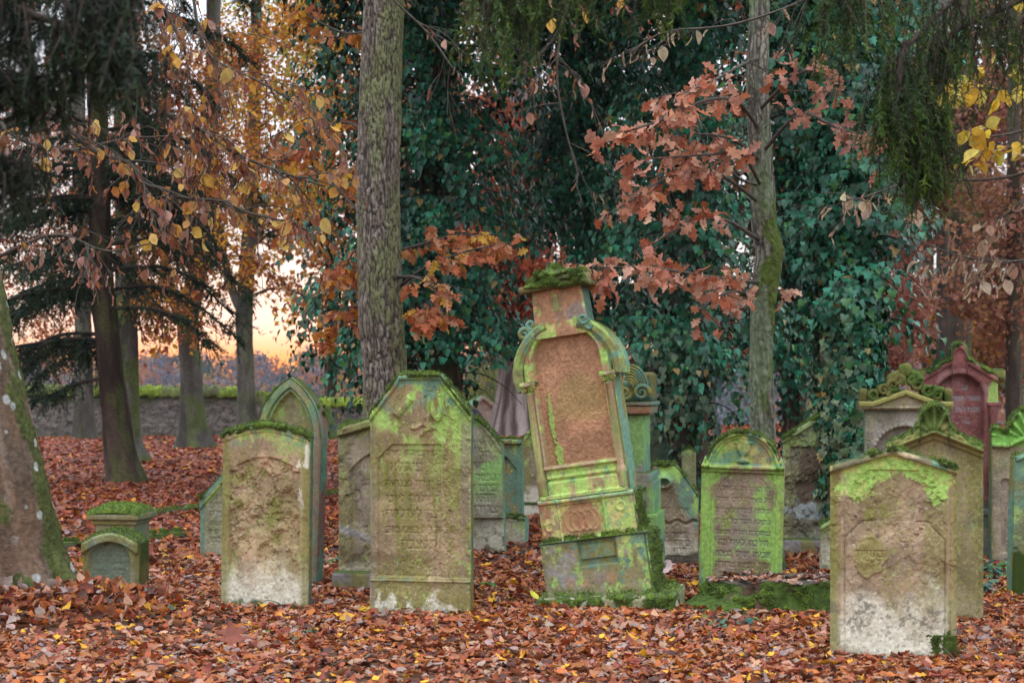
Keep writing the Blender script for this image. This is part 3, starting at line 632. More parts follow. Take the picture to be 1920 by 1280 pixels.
# ---------------------------------------------------------------- green stone with an urn in its round gable
def st_urn():
    d = DIST(1112); s = d / FPX; w, h, t = 154 * s, 304 * s, .12
    T = stone_thing('bright green headstone with an urn in its round gable, right behind the tree stump', 1387, 1112, -11, w, t, ry=1.4)
    zc = 236 * s
    def top(x):
        a = zc + (h - zc) * np.sqrt(np.clip(1 - (np.abs(x) / (66 * s)) ** 2, 0, 1)) ** .9
        k = zc + 20 * s * np.exp(-((np.abs(x) - 70 * s) / (5 * s)) ** 2); return np.maximum(a, k)
    LN = lines_for(['פה הצנועה החשובה', 'כל מעשיה לשם שמים', 'ודלתה פתחה לעניים', 'גומלת חסד כל ימיה', 'במסחרה תורה ומצות', 'הלכה לעולמה', 'שבעה ימים בטבת', 'תהי נפשה צרורה', 'בצרור החיים', 'תנצבה'], 2 * s, h - 112 * s, 20.5 * s, 9.5 * s, 104 * s)
    def rel(x, z, dt, de):
        r = .014 * ss(3.5 * s, 2.5 * s, np.abs(z - zc)) + .008 * ss(9 * s, 7 * s, np.abs(z - zc + 2 * s))
        r = r + .010 * ss(9 * s, 7 * s, dt) * (z > zc) + inset(np.hypot(x, (z - zc - 4 * s) * 1.02) - 52 * s + 99 * (z < zc + 5 * s), .008, .003)
        zz = z - zc - 10 * s; uw = np.where(zz < 6 * s, 13 * s - zz * .6, np.where(zz < 12 * s, 4 * s + (zz - 6 * s) * .2, np.where(zz < 34 * s, 14 * s * np.sqrt(np.clip(1 - ((zz - 33 * s) / (22 * s)) ** 2, 0, 1)), np.where(zz < 38 * s, 17 * s, 11 * s * np.sqrt(np.clip(1 - ((zz - 38 * s) / (9 * s)) ** 2, 0, 1))))))
        r = r + .022 * np.sqrt(np.clip(1 - (x / np.maximum(uw, 1e-4)) ** 2, 0, 1)) * (zz > 0) * (zz < 47 * s)
        sd = np.maximum(np.abs(x - 2 * s) - 55 * s, z - (zc - 10 * s)); r = r + inset(sd, .008, .002) + groove(np.abs(np.abs(x - 2 * s) - 60 * s), .004, .004) * (z < zc - 8 * s)
        ar = sd_arch(x - 2 * s, z, 52 * s, zc - 62 * s); r = r + groove(ar, .004, .004) * (z > zc - 60 * s) * (z < zc - 12 * s)
        return r - .0036 * letters(x, z, LN, .17)
    def paint(x, z, dt, de):
        c = sandstone(x, z, dt, de, 22, np.array((.33, .24, .17)), .55, .3, .2, .3, .1, .3, .2)
        f = fbm(xyz(x * 50, z * 50, 2), 3, 5); g = fbm(xyz(x * 7, z * 5, 2), 5, 32, .6)
        c = mix(c, LIME * np.array([.8, .85, .8]) * (.55 + .8 * f)[..., None], ss(.44, .58, g + .13 * ss(.12, .02, de) + .05 * ss(.2, .6, z)) * .9)
        c = mix(c, OLIVE * (.8 + .8 * f)[..., None], ss(.5, .6, fbm(xyz(x * 9, z * 4, 8), 4, 42)) * .55)
        lt = letters(x, z, LN, .2) * ss(.38, .55, g); c = mix(c, (.2, .17, .22), lt * .55)
        c = mix(c, (.30, .22, .19), blot(x, z, .02, h - 190 * s, .12, .22, 52, .9, .4, 12) * .75)
        c = mix(c, TEAL * (.7 + .7 * f)[..., None], ss(.045, .02, de) * ss(.3, .02, z) * .9); c = mix(c, TEAL * 1.05, ss(.46, .58, fbm(xyz(x * 15, z * 15, 2), 4, 62)) * (z > zc + 4 * s) * .8)
        return mix(c, YEL * .8, ss(.56, .64, fbm(xyz(x * 20, z * 20, 2), 4, 72)) * (z > zc) * .7)
    slab('slab', T, w, top, t, rel, paint, .0042, seed=22, side=lambda S, q: TEAL * 1.1 + 0 * q[..., None])
    moss_top(T, 128 * s, top, t, .016, .62, 22, lump=.01, y0=-.012)
st_urn()

# ---------------------------------------------------------------- leaning monument
def roughcol(base, amt, seed, up=MOSSD):
    def f_(V, n, q, f):
        c = base * (.65 + .65 * f)[:, None]; k = fbm(V * 17, 5, seed, .68); k2 = fbm(V * 14 + 4, 5, seed + 1, .68) - .02
        c = mix(c, LIME * (.6 + .7 * f)[:, None], ss(.5, .6, k) * amt[0]); c = mix(c, TEAL * (.7 + .6 * f)[:, None], ss(.48, .58, k2) * amt[1])
        c = mix(c, OLIVE * (.7 + .7 * f)[:, None], ss(.45, .6, q) * amt[2])
        c = mix(c, MOSSD * (.7 + 1.2 * f)[:, None], ss(.55, .85, n[:, 0]) * .75 * ss(.3, .5, q))
        return mix(c, up * (.6 + 1.2 * f)[:, None], ss(.4, .8, n[:, 2]) * .85 * ss(.3, .45, q))
    return f_
def st_monument():
    d = DIST(1142); s = d / FPX
    x0 = PX(1127, d); footprint(x0, d - .05, .42, .6, -14)
    T = thing('leaning_monument', 'tallest sandstone monument leaning left, bare orange arched panel and a mossy broken cap', 'monument', (x0, d, .05), -15, -8.3, 0)
    D = .44
    # base block with the socket
    w, h = 206 * s, 122 * s
    def rel(x, z, dt, de):
        sock = np.maximum(np.abs(x - 6 * s) - 36 * s, (h - 52 * s) - z); inner = np.maximum(np.maximum(np.abs(x - 6 * s) - 33 * s, z - (h - 12 * s)), (h - 40 * s) - z)
        return inset(sock, .028, .006) + .016 * ss(.006, -.006, inner) + (fbm(xyz(x * 6, z * 6, 1), 3, 4) - .5) * .02
    def paint(x, z, dt, de):
        f = fbm(xyz(x * 50, z * 50, 2), 3, 5); c = sandstone(x, z, dt, de, 31, np.array((.40, .30, .24)), .5, .2, .25, .3, .1, .3)
        c = mix(c, np.array((.36, .33, .36)) * (.7 + .6 * f)[..., None], blot(x, z, -.27, .22, .14, .26, 3, .7, .5) * .8)
        for u, v in ((-.2, .15), (-.1, .13), (.1, .16), (.2, .05)): c = mix(c, CLAY * 1.05, blot(x, z, u, v, .04, .06, int(90 + u * 50), .7, .6, 22) * .65)
        c = mix(c, np.array((.27, .235, .10)) * (.7 + .6 * f)[..., None], ss(.36, .6, fbm(xyz(x * 9, z * 12, 7), 6, 37, .7) + .2 * ss(.2, 0, z) + .1 * ss(0, .2, x) - .05) * .85)
        c = mix(c, TEAL * (.9 + .5 * f)[..., None], ss(.03, .008, dt) * .85); c = mix(c, TEAL * (.8 + .6 * f)[..., None], ss(.52, .62, fbm(xyz(x * 18, z * 18, 6), 6, 66, .7) + .17 * ss(.12, .34, x) * ss(.15, .38, z) - .07) * .85)
        c = mix(c, LIME * (.7 + .6 * f)[..., None], ss(.52, .64, fbm(xyz(x * 17, z * 12, 9), 6, 76, .7) + .15 * ss(.16, .34, x) - .07) * .8)
        c = mix(c, YEL * 1.05, ss(.54, .64, fbm(xyz(x * 22, z * 22, 9), 6, 86, .7)) * ss(0, .2, x) * ss(.2, .34, z) * .9)
        sock = np.maximum(np.abs(x - 6 * s) - 40 * s, (h - 58 * s) - z); return mix(c, mix(TEAL, OLIVE, ss(.45, .6, f)), ss(.01, -.01, sock) * .7)
    o = slab('base_block', T, w, lambda x: h + 0 * x, D, rel, paint, .005, gain=1.3, seed=31, z0=-.02, bev=.016, side=lambda S, q: MOSSD * 1.5 + 0 * q[..., None])
    z1 = h
    xs = np.linspace(-w / 2, w / 2 + .01, 60); ys = np.linspace(-.02, .1, 10); A, B = np.meshgrid(xs, ys, indexing='ij')
    moss_on(T, xyz(A, B, z1 + .003), np.tile([0, -.3, 1.], A.shape + (1,)), cover=.6, seed=33, lump=.02, name='moss')
    ys = np.linspace(-.01, D, 40); zs = np.linspace(0.02, z1, 30); A, B = np.meshgrid(ys, zs, indexing='ij')
    moss_on(T, xyz(w / 2 + .002, A, B), np.tile([1., 0, .1], A.shape + (1,)), cover=.55, seed=34, lump=.022, name='moss', bright=.8)
    # second stage with the interlaced carving
    w2, h2 = 186 * s, 80 * s; c0 = -4 * s
    def rel2(x, z, dt, de):
        cen = np.maximum(np.abs(x + 10 * s) - 40 * s, np.abs(z - 34 * s) - 32 * s); r = -.012 * ss(.004, -.004, cen)
        for k in (-17, 17):
            for q in (-1, 1):
                rr = np.hypot((x + 12 * s - k * s * .8 - q * 6 * s) / .75, z - 34 * s); r = r + .004 * np.exp(-((rr - 19 * s) / (2.6 * s)) ** 2) * (cen < 0)
        r = r + .008 * ss(2.5 * s, 1.5 * s, np.abs(np.abs(x + 10 * s) - 44 * s)) + .012 * ss(5 * s, 3 * s, np.abs(z - h2 + 5 * s))
        return r + .005 * np.exp(-((np.hypot(x - 66 * s, z - 52 * s) - 8 * s) / (2.5 * s)) ** 2) + .003 * np.exp(-((np.hypot(x + 76 * s, z - 28 * s) - 8 * s) / (2.5 * s)) ** 2)
    def paint2(x, z, dt, de):
        f = fbm(xyz(x * 50, z * 50, 2), 3, 5); c = mix(CLAY, np.array((.46, .36, .2)), ss(.38, .55, fbm(xyz(x * 9, z * 9, 1), 4, 5))) * (.7 + .55 * f)[..., None]
        c = mix(c, LIME * 1.05, ss(.45, .6, fbm(xyz(x * 17, z * 17, 4), 6, 47, .7) + .12 * ss(-.02, .15, x) - .03) * .85)
        c = mix(c, YEL * 1.1, ss(.52, .62, fbm(xyz(x * 24, z * 20, 4), 6, 57, .7) + .1 * (np.abs(np.abs(x) - .2) < .05)) * .8)
        c = mix(c, TEAL * (.85 + .5 * f)[..., None], ss(.46, .6, fbm(xyz(x * 15, z * 15, 4), 6, 67, .7) + .15 * ss(.1, .28, x) + .2 * ss(.05, .0, dt) - .12) * .6)
        return mix(c, CLAY * (.75 + .5 * f)[..., None], blot(x, z, -13 * s, 33 * s, 42 * s, 34 * s, 7, .5, .3, 14) * .85)
    slab('plinth', T, w2, lambda x: h2 + 0 * x, D - .06, rel2, paint2, .0045, loc=(c0, .03, z1), seed=32, z0=0, bev=.012, side=lambda S, q: mix(MOSSD * 1.3, TEAL, ss(.5, .6, q)))
    ys = np.linspace(0, D - .06, 30); zs = np.linspace(z1, z1 + h2, 16); A, B = np.meshgrid(ys, zs, indexing='ij')
    moss_on(T, xyz(c0 + w2 / 2 + .002, A + .03, B), np.tile([1., 0, .1], A.shape + (1,)), cover=.5, seed=35, lump=.02, name='moss', bright=.8)
    z2 = z1 + h2
    # shaft with arched panel
    w3 = 172 * s; hs = 238 * s; c1 = -5 * s; rad = w3 / 2; z3 = z2 + hs
    top3 = lambda x: hs + np.sqrt(np.clip((96 * s) ** 2 - x ** 2, 0, None))
    pw = 65 * s
    def rel3(x, z, dt, de):
        sd = sd_arch(x, z, pw, hs + 18 * s, 62 * s)
        r = inset(sd, .035, .007) + groove(sd + .0, .006, .008) + .008 * ss(.02, .006, np.abs(sd - .018))
        cr = fbm(xyz(x * 10, z * 10, 3), 5, 4); _, _, i = worley(xyz(x * 30, z * 30, 1), 6)
        r = r + (-.004 * np.exp(-((cr - .5) / .006) ** 2) + (fbm(xyz(x * 90, z * 90, 1), 3, 3) - .5) * .006) * ss(0, -.01, sd)
        r = r + .014 * ss(4 * s, 2 * s, np.abs(z - 40 * s)) + .02 * ss(34 * s, 30 * s, z) + .012 * ss(4 * s, 2 * s, np.abs(z - 58 * s)) + .016 * ss(5 * s, 3 * s, np.abs(z - 3 * s))
        r = r + .006 * np.sin(np.arctan2(z - hs, x) * 15) * ss(.0, .02, sd - .03) * (z > hs) * ss(-.3, .3, x)
        return r + (blot(x, z, -.17, .55, .02, .2, 8, .9, .3, 25) + blot(x, z, -.15, .3, .03, .1, 9, .9, .3, 25)) * .012 * ss(0, -.005, sd)
    def paint3(x, z, dt, de):
        f = fbm(xyz(x * 60, z * 60, 2), 4, 5); sd = sd_arch(x, z, pw, hs + 18 * s, 62 * s); n = fbm(xyz(x * 6, z * 6, 3), 4, 9)
        c = mix(CLAY * .8, CLAY * 1.12, ss(.3, .7, n)) * (.6 + .75 * f)[..., None]
        k = fbm(xyz(x * 16, z * 12, 4), 6, 48, .7)
        c = mix(c, OLIVE * 1.6, ss(.5, .66, fbm(xyz(x * 4, z * 3, 4), 4, 58) + .1 * np.exp(-((z - hs + 60 * s) / .15) ** 2)) * ss(.01, -.02, sd) * .3)
        c = mix(c, np.array((.46, .35, .21)) * (.65 + .65 * f)[..., None], ss(-.012, .008, sd) * ss(.36, .56, fbm(xyz(x * 7, z * 6, 14), 5, 68, .6)) * .85)
        g = ss(.44, .60, k + .10 * ss(-.02, .2, x) * (z > hs) + .1 * ss(62 * s, 40 * s, z) - .02) * ss(-.01, .01, sd)
        c = mix(c, LIME * (.7 + .6 * f)[..., None] * 1.05, g * .9)
        c = mix(c, YEL * 1.05, ss(.55, .63, fbm(xyz(x * 22, z * 20, 4), 6, 78, .7)) * ss(-.01, .01, sd) * .5)
        c = mix(c, TEAL * (.85 + .5 * f)[..., None], ss(.52, .6, fbm(xyz(x * 16, z * 16, 6), 6, 88, .7) + .2 * ss(.035, .01, de) * (x > 0) + .06 * ss(58 * s, 30 * s, z) - .11) * ss(-.01, .01, sd) * .7)
        c = mix(c, LIME * .8, (blot(x, z, -.17, .55, .02, .2, 8, .9, .3, 25) + blot(x, z, -.15, .3, .03, .1, 9, .9, .3, 25)).clip(0, 1) * ss(.0, -.005, sd) * .8)
        return c
    slab('shaft', T, w3, top3, D - .14, rel3, paint3, .0045, gain=1.2, loc=(c1, .06, z2), seed=36, z0=0, bev=.01, side=lambda S, q: mix(TEAL * 1.1, OLIVE, ss(.5, .6, q)))
    # engaged columns, their bases and capitals
    for sx in (-1, 1):
        cx = c1 + sx * 78 * s; y = .055; mb = MB()
        V, Fc = lathe([(.0, 0), (.036, 0), (.040, .02), (.042, .10), (.045, .13), (.036, .15), (.031, .17), (.030, .4), (.028, 150 * s + .17), (.032, 150 * s + .175), (.032, 150 * s + .19), (0, 150 * s + .19)], 28, (cx, y, z2 + 4 * s))
        V = V + (fbm(V * 25, 4, 5 + sx)[:, None] - .5) * .012
        nn = unit(V - np.array([cx, y, 0]) * np.array([1, 1, 0]) - V * np.array([0, 0, 1])); q = fbm(V * 9, 4, 3); f = fbm(V * 50, 3, 4)
        c = roughcol(mix(CLAY, SAND, .5), (.9, .5 if sx > 0 else .15, .6), 40 + sx)(V, nn, q, f); mb.add(V, Fc, c); colo = mb.build('column', M_STONE, T)
        mb = MB(); zc = z2 + 4 * s + 150 * s + .185
        V, Fc, n = rbox((.115, .12, .03), .008, .008, .004, 4, (cx, y, zc + .065)); mb.add(V, Fc, roughcol(SAND, (.9, .4, .6), 43)(V, n, fbm(V * 9, 4, 3), fbm(V * 50, 3, 4)))
        V, Fc = lathe([(.03, 0), (.034, .012), (.05, .045), (.052, .052)], 24, (cx, y, zc)); V = V + (fbm(V * 40, 3, 8)[:, None] - .5) * .012; mb.add(V, Fc, mix(LIME * .6, OLIVE, ss(.4, .6, fbm(V * 30, 3, 2))))
        for k in (-1, 1): V, Fc = spiral(cx + k * .034, zc + .03, .018, 1.3, y - .052, .007, k); mb.add(V, Fc, OLIVE * 1.3)
        mb.build('capital', M_STONE, colo)
    # hood over the arch
    def hood(name, a0, a1, r0, r1, y0, y1, colr):
        a = np.linspace(a0, a1, 60); prof = [(r0, y1), (r0, y0 + .02), (r0 + .012, y0 + .012), (r0 + .02, y0), (r1 - .012, y0), (r1, y0 + .014), (r1, y1)]
        pr = []
        for (ra, ya), (rb, yb) in zip(prof[:-1], prof[1:]):
            for k in np.linspace(0, 1, 6, endpoint=False): pr.append((ra + (rb - ra) * k, ya + (yb - ya) * k))
        pr.append(prof[-1]); pr = np.array(pr)
        V = np.stack([c1 + pr[None, :, 0] * np.cos(a)[:, None], np.repeat(pr[None, :, 1], 60, 0), z3 - 4 * s + pr[None, :, 0] * np.sin(a)[:, None]], -1)
        V = V + (fbm(V * 22, 4, 3)[..., None] - .5) * .012; q = fbm(V * 9, 4, 6); f = fbm(V * 50, 3, 4)
        c = TEAL * colr * (.65 + .7 * f)[..., None]; c = mix(c, OLIVE * 1.15, ss(.42, .56, q) * .85); c = mix(c, LIME * .8, ss(.54, .64, fbm(V * 13, 5, 26, .65)) * .6); out = ss(len(pr) - 7, len(pr) - 5, np.arange(len(pr)))[None] * np.ones_like(q)
        c = mix(c, MOSSD * (1.0 + 1.5 * f)[..., None], out * ss(.35, .5, q) * ss(.2, .8, np.sin(a))[:, None]); c = mix(c, (.16, .13, .07), ss(.58, .64, fbm(V * 14, 4, 16)) * .6)
        m = grid_faces(60, len(pr)); ends = [V[0], V[-1]]
        mb = MB(); mb.add(V, m, c.reshape(-1, 3))
        for e in ends: mb.add(np.vstack([e, e.mean(0)[None]]), np.array([(i, (i + 1) % len(pr), len(pr)) for i in range(len(pr))]), OLIVE)
        mb.build(name, M_STONE, T)
    hood('hood_mould', R(-8), R(70), 88 * s, 108 * s, .025, .3, 1.1); hood('hood_mould', R(108), R(194), 88 * s, 106 * s, .025, .3, 1.15)
    # neck and broken cap
    zn = z3 + 66 * s; nh = 92 * s; nw = 106 * s
    def paintn(x, z, dt, de):
        f = fbm(xyz(x * 50, z * 50, 2), 3, 5); c = mix(CLAY, np.array((.34, .25, .2)), ss(.42, .58, fbm(xyz(x * 7, z * 7, 3), 4, 9) + .2 * x)) * (.65 + .65 * f)[..., None]
        c = mix(c, mix(LIME, YEL, ss(.45, .6, f)) * (.7 + .5 * f)[..., None], ss(.46, .58, fbm(xyz(x * 10, z * 10, 4), 5, 49, .62) + .2 * ss(.14, .0, z) - .14) * .85)
        return mix(c, DARK * 2.4, ss(.56, .66, fbm(xyz(x * 12, z * 9, 4), 5, 59, .62)) * .5)
    slab('neck', T, nw, lambda x: nh + 0 * x, .26, lambda x, z, dt, de: (fbm(xyz(x * 5, z * 5, 3), 3, 7) - .5) * .025, paintn, .005, loc=(c1, .045, zn), seed=38, z0=0, taper=-.3)
    zc = zn + nh
    V, Fc, n = rbox((134 * s, .36, .045), .018, .008, .014, 61, (c1 - 2 * s, .17, zc + .012), 9); mb = MB()
    V[:, 0] += (V[:, 2] - zc) * -.1; mb.add(V, Fc, mix((.16, .13, .05), MOSSD, ss(.4, .6, fbm(V * 12, 4, 3)) * .7))
    V, Fc, n = rbox((112 * s, .33, .06), .024, .008, .022, 62, (c1 + 4 * s, .17, zc + .055), 9); mb.add(V, Fc, mix((.24, .17, .08), MOSSD * 1.4, ss(.42, .55, fbm(V * 10, 4, 4))))
    V, Fc, n = rbox((78 * s, .26, .055), .026, .008, .028, 63, (c1 + 0 * s, .17, zc + .105), 10); mb.add(V, Fc, mix((.22, .16, .08), MOSSD * 1.6, ss(.4, .52, fbm(V * 10, 4, 5))))
    mb.build('cap', M_STONE, T)
    for (bx, bz, ww, hh, sd_) in ((-22, .05, 70, .07, 1), (30, .03, 62, .06, 2), (-6, .11, 60, .06, 3), (38, .075, 44, .05, 4)):
        a = np.linspace(0, 1, 30); A, B = np.meshgrid(a, a, indexing='ij'); th = (B - .12) * np.pi * .95
        X_ = c1 + (bx + (A - .5) * ww) * s; Y_ = .17 - .2 * np.cos(th); Z_ = zc + bz - .02 + hh * np.sin(th) * np.sin(np.pi * np.clip(A, .06, .94)) ** .5
        moss_on(T, xyz(X_, Y_, Z_), unit(np.stack([0 * A, -np.cos(th), np.sin(th) + .2], -1)), cover=.46, seed=70 + sd_, lump=.022, size=.013, name='moss', bright=1.0, n_blade=2200, sc=13)
    # curled leaf ornaments beside the neck
    mb = MB()
    for k, (ux, uz, r_, fl) in enumerate([(-74, 96, .045, 1), (-58, 112, .04, -1), (-66, 84, .026, 1)]): V, Fc = spiral(c1 + ux * s, z3 + uz * s - 16 * s, r_, 1.4, .06, .018, fl); mb.add(V, Fc, mix(TEAL * 1.2, OLIVE, ss(.5, .65, fbm(V * 20, 3, k))))
    mb.build('scroll_ornament', M_STONE, T); mb = MB()
    V, Fc = spiral(c1 + 46 * s, z3 + 92 * s, .04, 1.3, .03, .016, -1); mb.add(V, Fc, TEAL * 1.1); V, Fc = spiral(c1 + 54 * s, z3 + 78 * s, .028, 1.3, .03, .014, -1); mb.add(V, Fc, TEAL)
    mb.build('scroll_ornament', M_STONE, T)
    # ground slab underneath
    B_ = thing('footing_slab', 'thick moss covered footing slab half sunk in leaves under the leaning monument', 'stone slab', (PX(1136, d - .1), d - .12, 0), -13, -3.2, 0)
    V, Fc, n = rbox((258 * s, .68, .26), .03, .012, .02, 71, (0, .3, -.03), 7); f = fbm(V * 40, 3, 3); q = fbm(V * 7, 5, 4, .6)
    c = mix(np.array((.30, .28, .16)), MOSSD * 1.2, ss(.42, .5, q)) * (.6 + .8 * f)[:, None]; c = mix(c, WHITE * .8, ss(.62, .66, q) * .8)
    mesh_np('slab', V, Fc, M_STONE, B_, c)
    A, B = np.meshgrid(np.linspace(-129 * s, 129 * s, 90), np.linspace(0, 1, 26), indexing='ij')
    Y_ = np.where(B < .35, -.045, -.045 + (B - .35) / .65 * .66); Z_ = np.where(B < .35, -.02 + .12 * B / .35, .105)
    nn = np.where((B < .35)[..., None], [0, -1., .2], [0, -.1, 1.]); moss_on(B_, xyz(A, Y_, Z_), nn, cover=.52, seed=77, lump=.026, size=.014, n_blade=7000, name='moss')
st_monument()
# ---------------------------------------------------------------- the other stones
TEALSIDE = lambda S, q: mix(TEAL * 1.05, OLIVE, ss(.5, .62, q))
def quick(label, cx, base, w_px, h_px, top_px, t, rz, seed, base_col=SAND, ry=0, relief=None, over=None, moss=.6, droop=.02, kw={}, plinth=None, res=.007, d=None, side=TEALSIDE, name='headstone', cat='headstone'):
    """a stone measured in photo pixels; relief/over get pixel coordinates x (from the middle) and z (up from the ground)"""
    d = d or DIST(base); s = d / FPX; w, h = w_px * s, h_px * s
    T = stone_thing(label, cx, base, rz, w, t, ry=ry, d=d, name=name, cat=cat)
    top = lambda x: top_px(np.asarray(x) / s) * s
    rel = (lambda x, z, dt, de: 1 * relief(x / s, z / s, dt / s, de / s) * s) if relief else None
    def paint(x, z, dt, de):
        c = sandstone(x, z, dt, de, seed, base_col, **kw)
        return over(c, x / s, z / s, dt / s, de / s, fbm(xyz(x * 50, z * 50, 2), 3, 5)) if over else c
    o = slab('slab', T, w, top, t, rel, paint, res, seed=seed, side=side)
    if moss: moss_top(T, w + .01, top, t, droop, moss, seed, lump=.013)
    if plinth:
        pw, ph, pt = plinth; V, Fc, n = rbox((pw * s, pt, ph * s + .15), .02, .015, .01, seed, (0, t / 2, ph * s / 2 - .075)); f = fbm(V * 45, 3, 3); q = fbm(V * 8, 4, 4)
        mesh_np('plinth', V, Fc, M_STONE, T, mossy(V, n, q, f, GREY, .9, .8))
    return T, s, top
def ins(sd, dep=3, soft=1): return -dep * ss(soft, -soft, sd)
def rows(texts, xc, z_top, step, h, width, dep=2.2): 
    L = lines_for(texts, xc, z_top, step, h, width)
    return lambda x, z: -.4 * dep * letters(x, z, L)
PHR = ['איש תם וישר', 'הלך תמים', 'ופעל צדק', 'נפטר בשם טוב', 'ביום שבת קדש', 'תהא נשמתו', 'צרורה בצרור', 'החיים', 'תנצבה']

# small two-tier pair at the left
rw = rows(['פה נטמן', 'איש ישר דרכיו', 'בחר בטוב', 'תנצבה'], -4, 62, 17, 12, 62, 2)
def paint_small(c, x, z, dt, de, f):
    c = mix(c, np.array((.20, .26, .19)) * (.6 + .7 * f)[..., None], ss(0, -2, np.maximum(np.abs(x + 2) - 38, -99)) * (z < 90) * .85)
    return mix(c, OLIVE * .8, ss(12, 4, de) * .7)
quick('small round-topped headstone with a moss cap, beside the foot of the left trunk', 207, 1106, 106, 108, lambda x: 108 - 20 * (np.abs(x) / 53) ** 1.8, .3, -2, 101, np.array((.27, .26, .18)), 0,
      lambda x, z, dt, de: 6 * ss(18, 16, dt) + ins(np.maximum(np.abs(x + 3) - 39, -99) + 0 * z, 4) * (z < 52) + ins(np.hypot(x + 3, z - 52) - 39, 4) * (z >= 52) + rw(x, z), paint_small, .78, .075, dict(lime=.1, white=.1, olive=.7, teal=.2), side=lambda S, q: mix(OLIVE * .5, MOSSD, ss(.4, .6, q)))
def pedestal():
    d = 13.3; s = d / FPX; T = stone_thing('low square stone pedestal with a thick cushion of moss, behind the small round-topped headstone', 213, 1061, -8, 88 * s, .34, name='stone_pedestal', cat='grave pedestal', d=d)
    h = 80 * s
    col = lambda V, n, q, f: mossy(V, n, q, f, np.array((.27, .25, .14)), .3, .7)
    part_box('shaft', T, (78 * s, .34, h + .1), (0, .2, h / 2 - .05), col, .008, .012, .004, 3)
    part_box('cornice', T, (86 * s, .38, 9 * s), (0, .2, h + 3 * s), col, .008, .01, .003, 4); part_box('cap', T, (102 * s, .44, 12 * s), (0, .2, h + 13 * s), col, .015, .01, .004, 5)
    A, B = np.meshgrid(np.linspace(-1, 1, 80), np.linspace(-1, 1, 40), indexing='ij'); 
    Z = h + 16 * s + 16 * s * (1 - A ** 2) ** .7 * (1 - B ** 2 * .6)
    moss_on(T, xyz(A * 52 * s, .2 + B * .225, Z), unit(np.stack([A * .5, B * .5, 1 + 0 * A], -1)), cover=.85, seed=6, lump=.02, bright=1.5, n_blade=6000)
pedestal()

# gothic pointed stone
def top_gothic(x):
    r = 118.; a = np.abs(x); k = np.sqrt(np.clip(r * r - (a + r - 64) ** 2, 0, None)); return 284 + k * 1.04
def sd_g(x, z, o):
    r = 118. - o; return np.where(z < 284, np.abs(x) - 64 + o, np.hypot(np.abs(x) + 118 - 64, (z - 284) / 1.04) - r)
def paint_g(c, x, z, dt, de, f):
    c = mix(c, np.array((.27, .17, .13)) * (.6 + .7 * f)[..., None], ss(14, 9, de) * .8 * (z < 330)); sd = sd_g(x, z, 18)
    c = mix(c, TEAL * (.7 + .6 * f)[..., None], ss(.42, .55, fbm(xyz(x * .06, z * .06, 3), 5, 5, .6)) * ss(-3, 3, sd) * .5); c = mix(c, TEAL * 1.2, ss(3.5, 1, np.abs(sd)) * .5)
    return mix(c, LIME * .8 * (.6 + .7 * f)[..., None], ss(.45, .58, fbm(xyz(x * .05, z * .05, 9), 5, 6, .6)) * ss(2, -2, sd) * ss(300, 350, z) * .8)
quick('pointed gothic arch headstone with nested green mouldings, half hidden behind the blistered one', 530, 1100, 128, 400, top_gothic, .17, -12, 103, np.array((.33, .28, .17)), 2.2,
      lambda x, z, dt, de: ins(sd_g(x, z, 16), 5, 1.2) + ins(sd_g(x, z, 23), 4, 1) + 2.5 * ss(3, 1, np.abs(sd_g(x, z, 20))), paint_g, .25, .01, dict(lime=.3, teal=.5, olive=.7), side=lambda S, q: mix(TEAL * .9, np.array((.2, .1, .08)), ss(.5, .6, q)))
# half hidden small stone at far left
quick('small grey-green headstone with clipped shoulders, mostly hidden left of the blistered one', 424, 1043, 104, 152, lambda x: np.minimum(152, 108 + (52 - np.abs(x)) * 1.1), .12, -6, 104, np.array((.3, .3, .26)), 0,
      lambda x, z, dt, de: ins(np.minimum(14 - dt, 99), 3) + rows(PHR[:6], 0, 106, 16, 10, 70)(x, z), lambda c, x, z, dt, de, f: mix(mix(c, TEAL * (.7 + .6 * f)[..., None], ss(12, 6, np.minimum(dt, de)) * .8), LIME * .9, ss(4, 2, np.abs(np.minimum(dt, de) - 14)) * (z > 95) * .8), .3, .01, dict(lime=.1, white=.3))
# stone with mossy eaves, left of the relief stone
def rel5(x, z, dt, de):
    r = 7 * ss(16, 13, dt) - 3 * ss(20, 18, dt) * ss(13, 16, dt)
    sd = np.maximum(np.abs(x + 0) - 54, z - 258 + .012 * x * x); return r + ins(sd, 4) + flakes(x * .004, z * .004, 55, 7, .004) / .004
def paint5(c, x, z, dt, de, f):
    c = mix(c, np.array((.33, .31, .29)) * (.7 + .5 * f)[..., None], ss(10, 5, np.abs(z - 104 + .35 * (x + 40))) * (x < 0) * .9)
    c = mix(c, OLIVE * .8, ss(22, 14, dt) * .6); return mix(c, np.array((.4, .31, .24)) * (.6 + .7 * f)[..., None], blot(x * .004, z * .004, -.06, .66, .11, .16, 5, .6, .3) * .6)
quick('grey-tan headstone with sloping mossy eaves, behind the relief stone on its left', 707, 1107, 152, 325, lambda x: 325 - 22 * np.abs(x) / 76, .17, -8, 105, np.array((.36, .29, .21)), 0, rel5, paint5, .7, .03, dict(olive=.6, lime=.25, white=.3, wz=.3), plinth=(168, 36, .3))
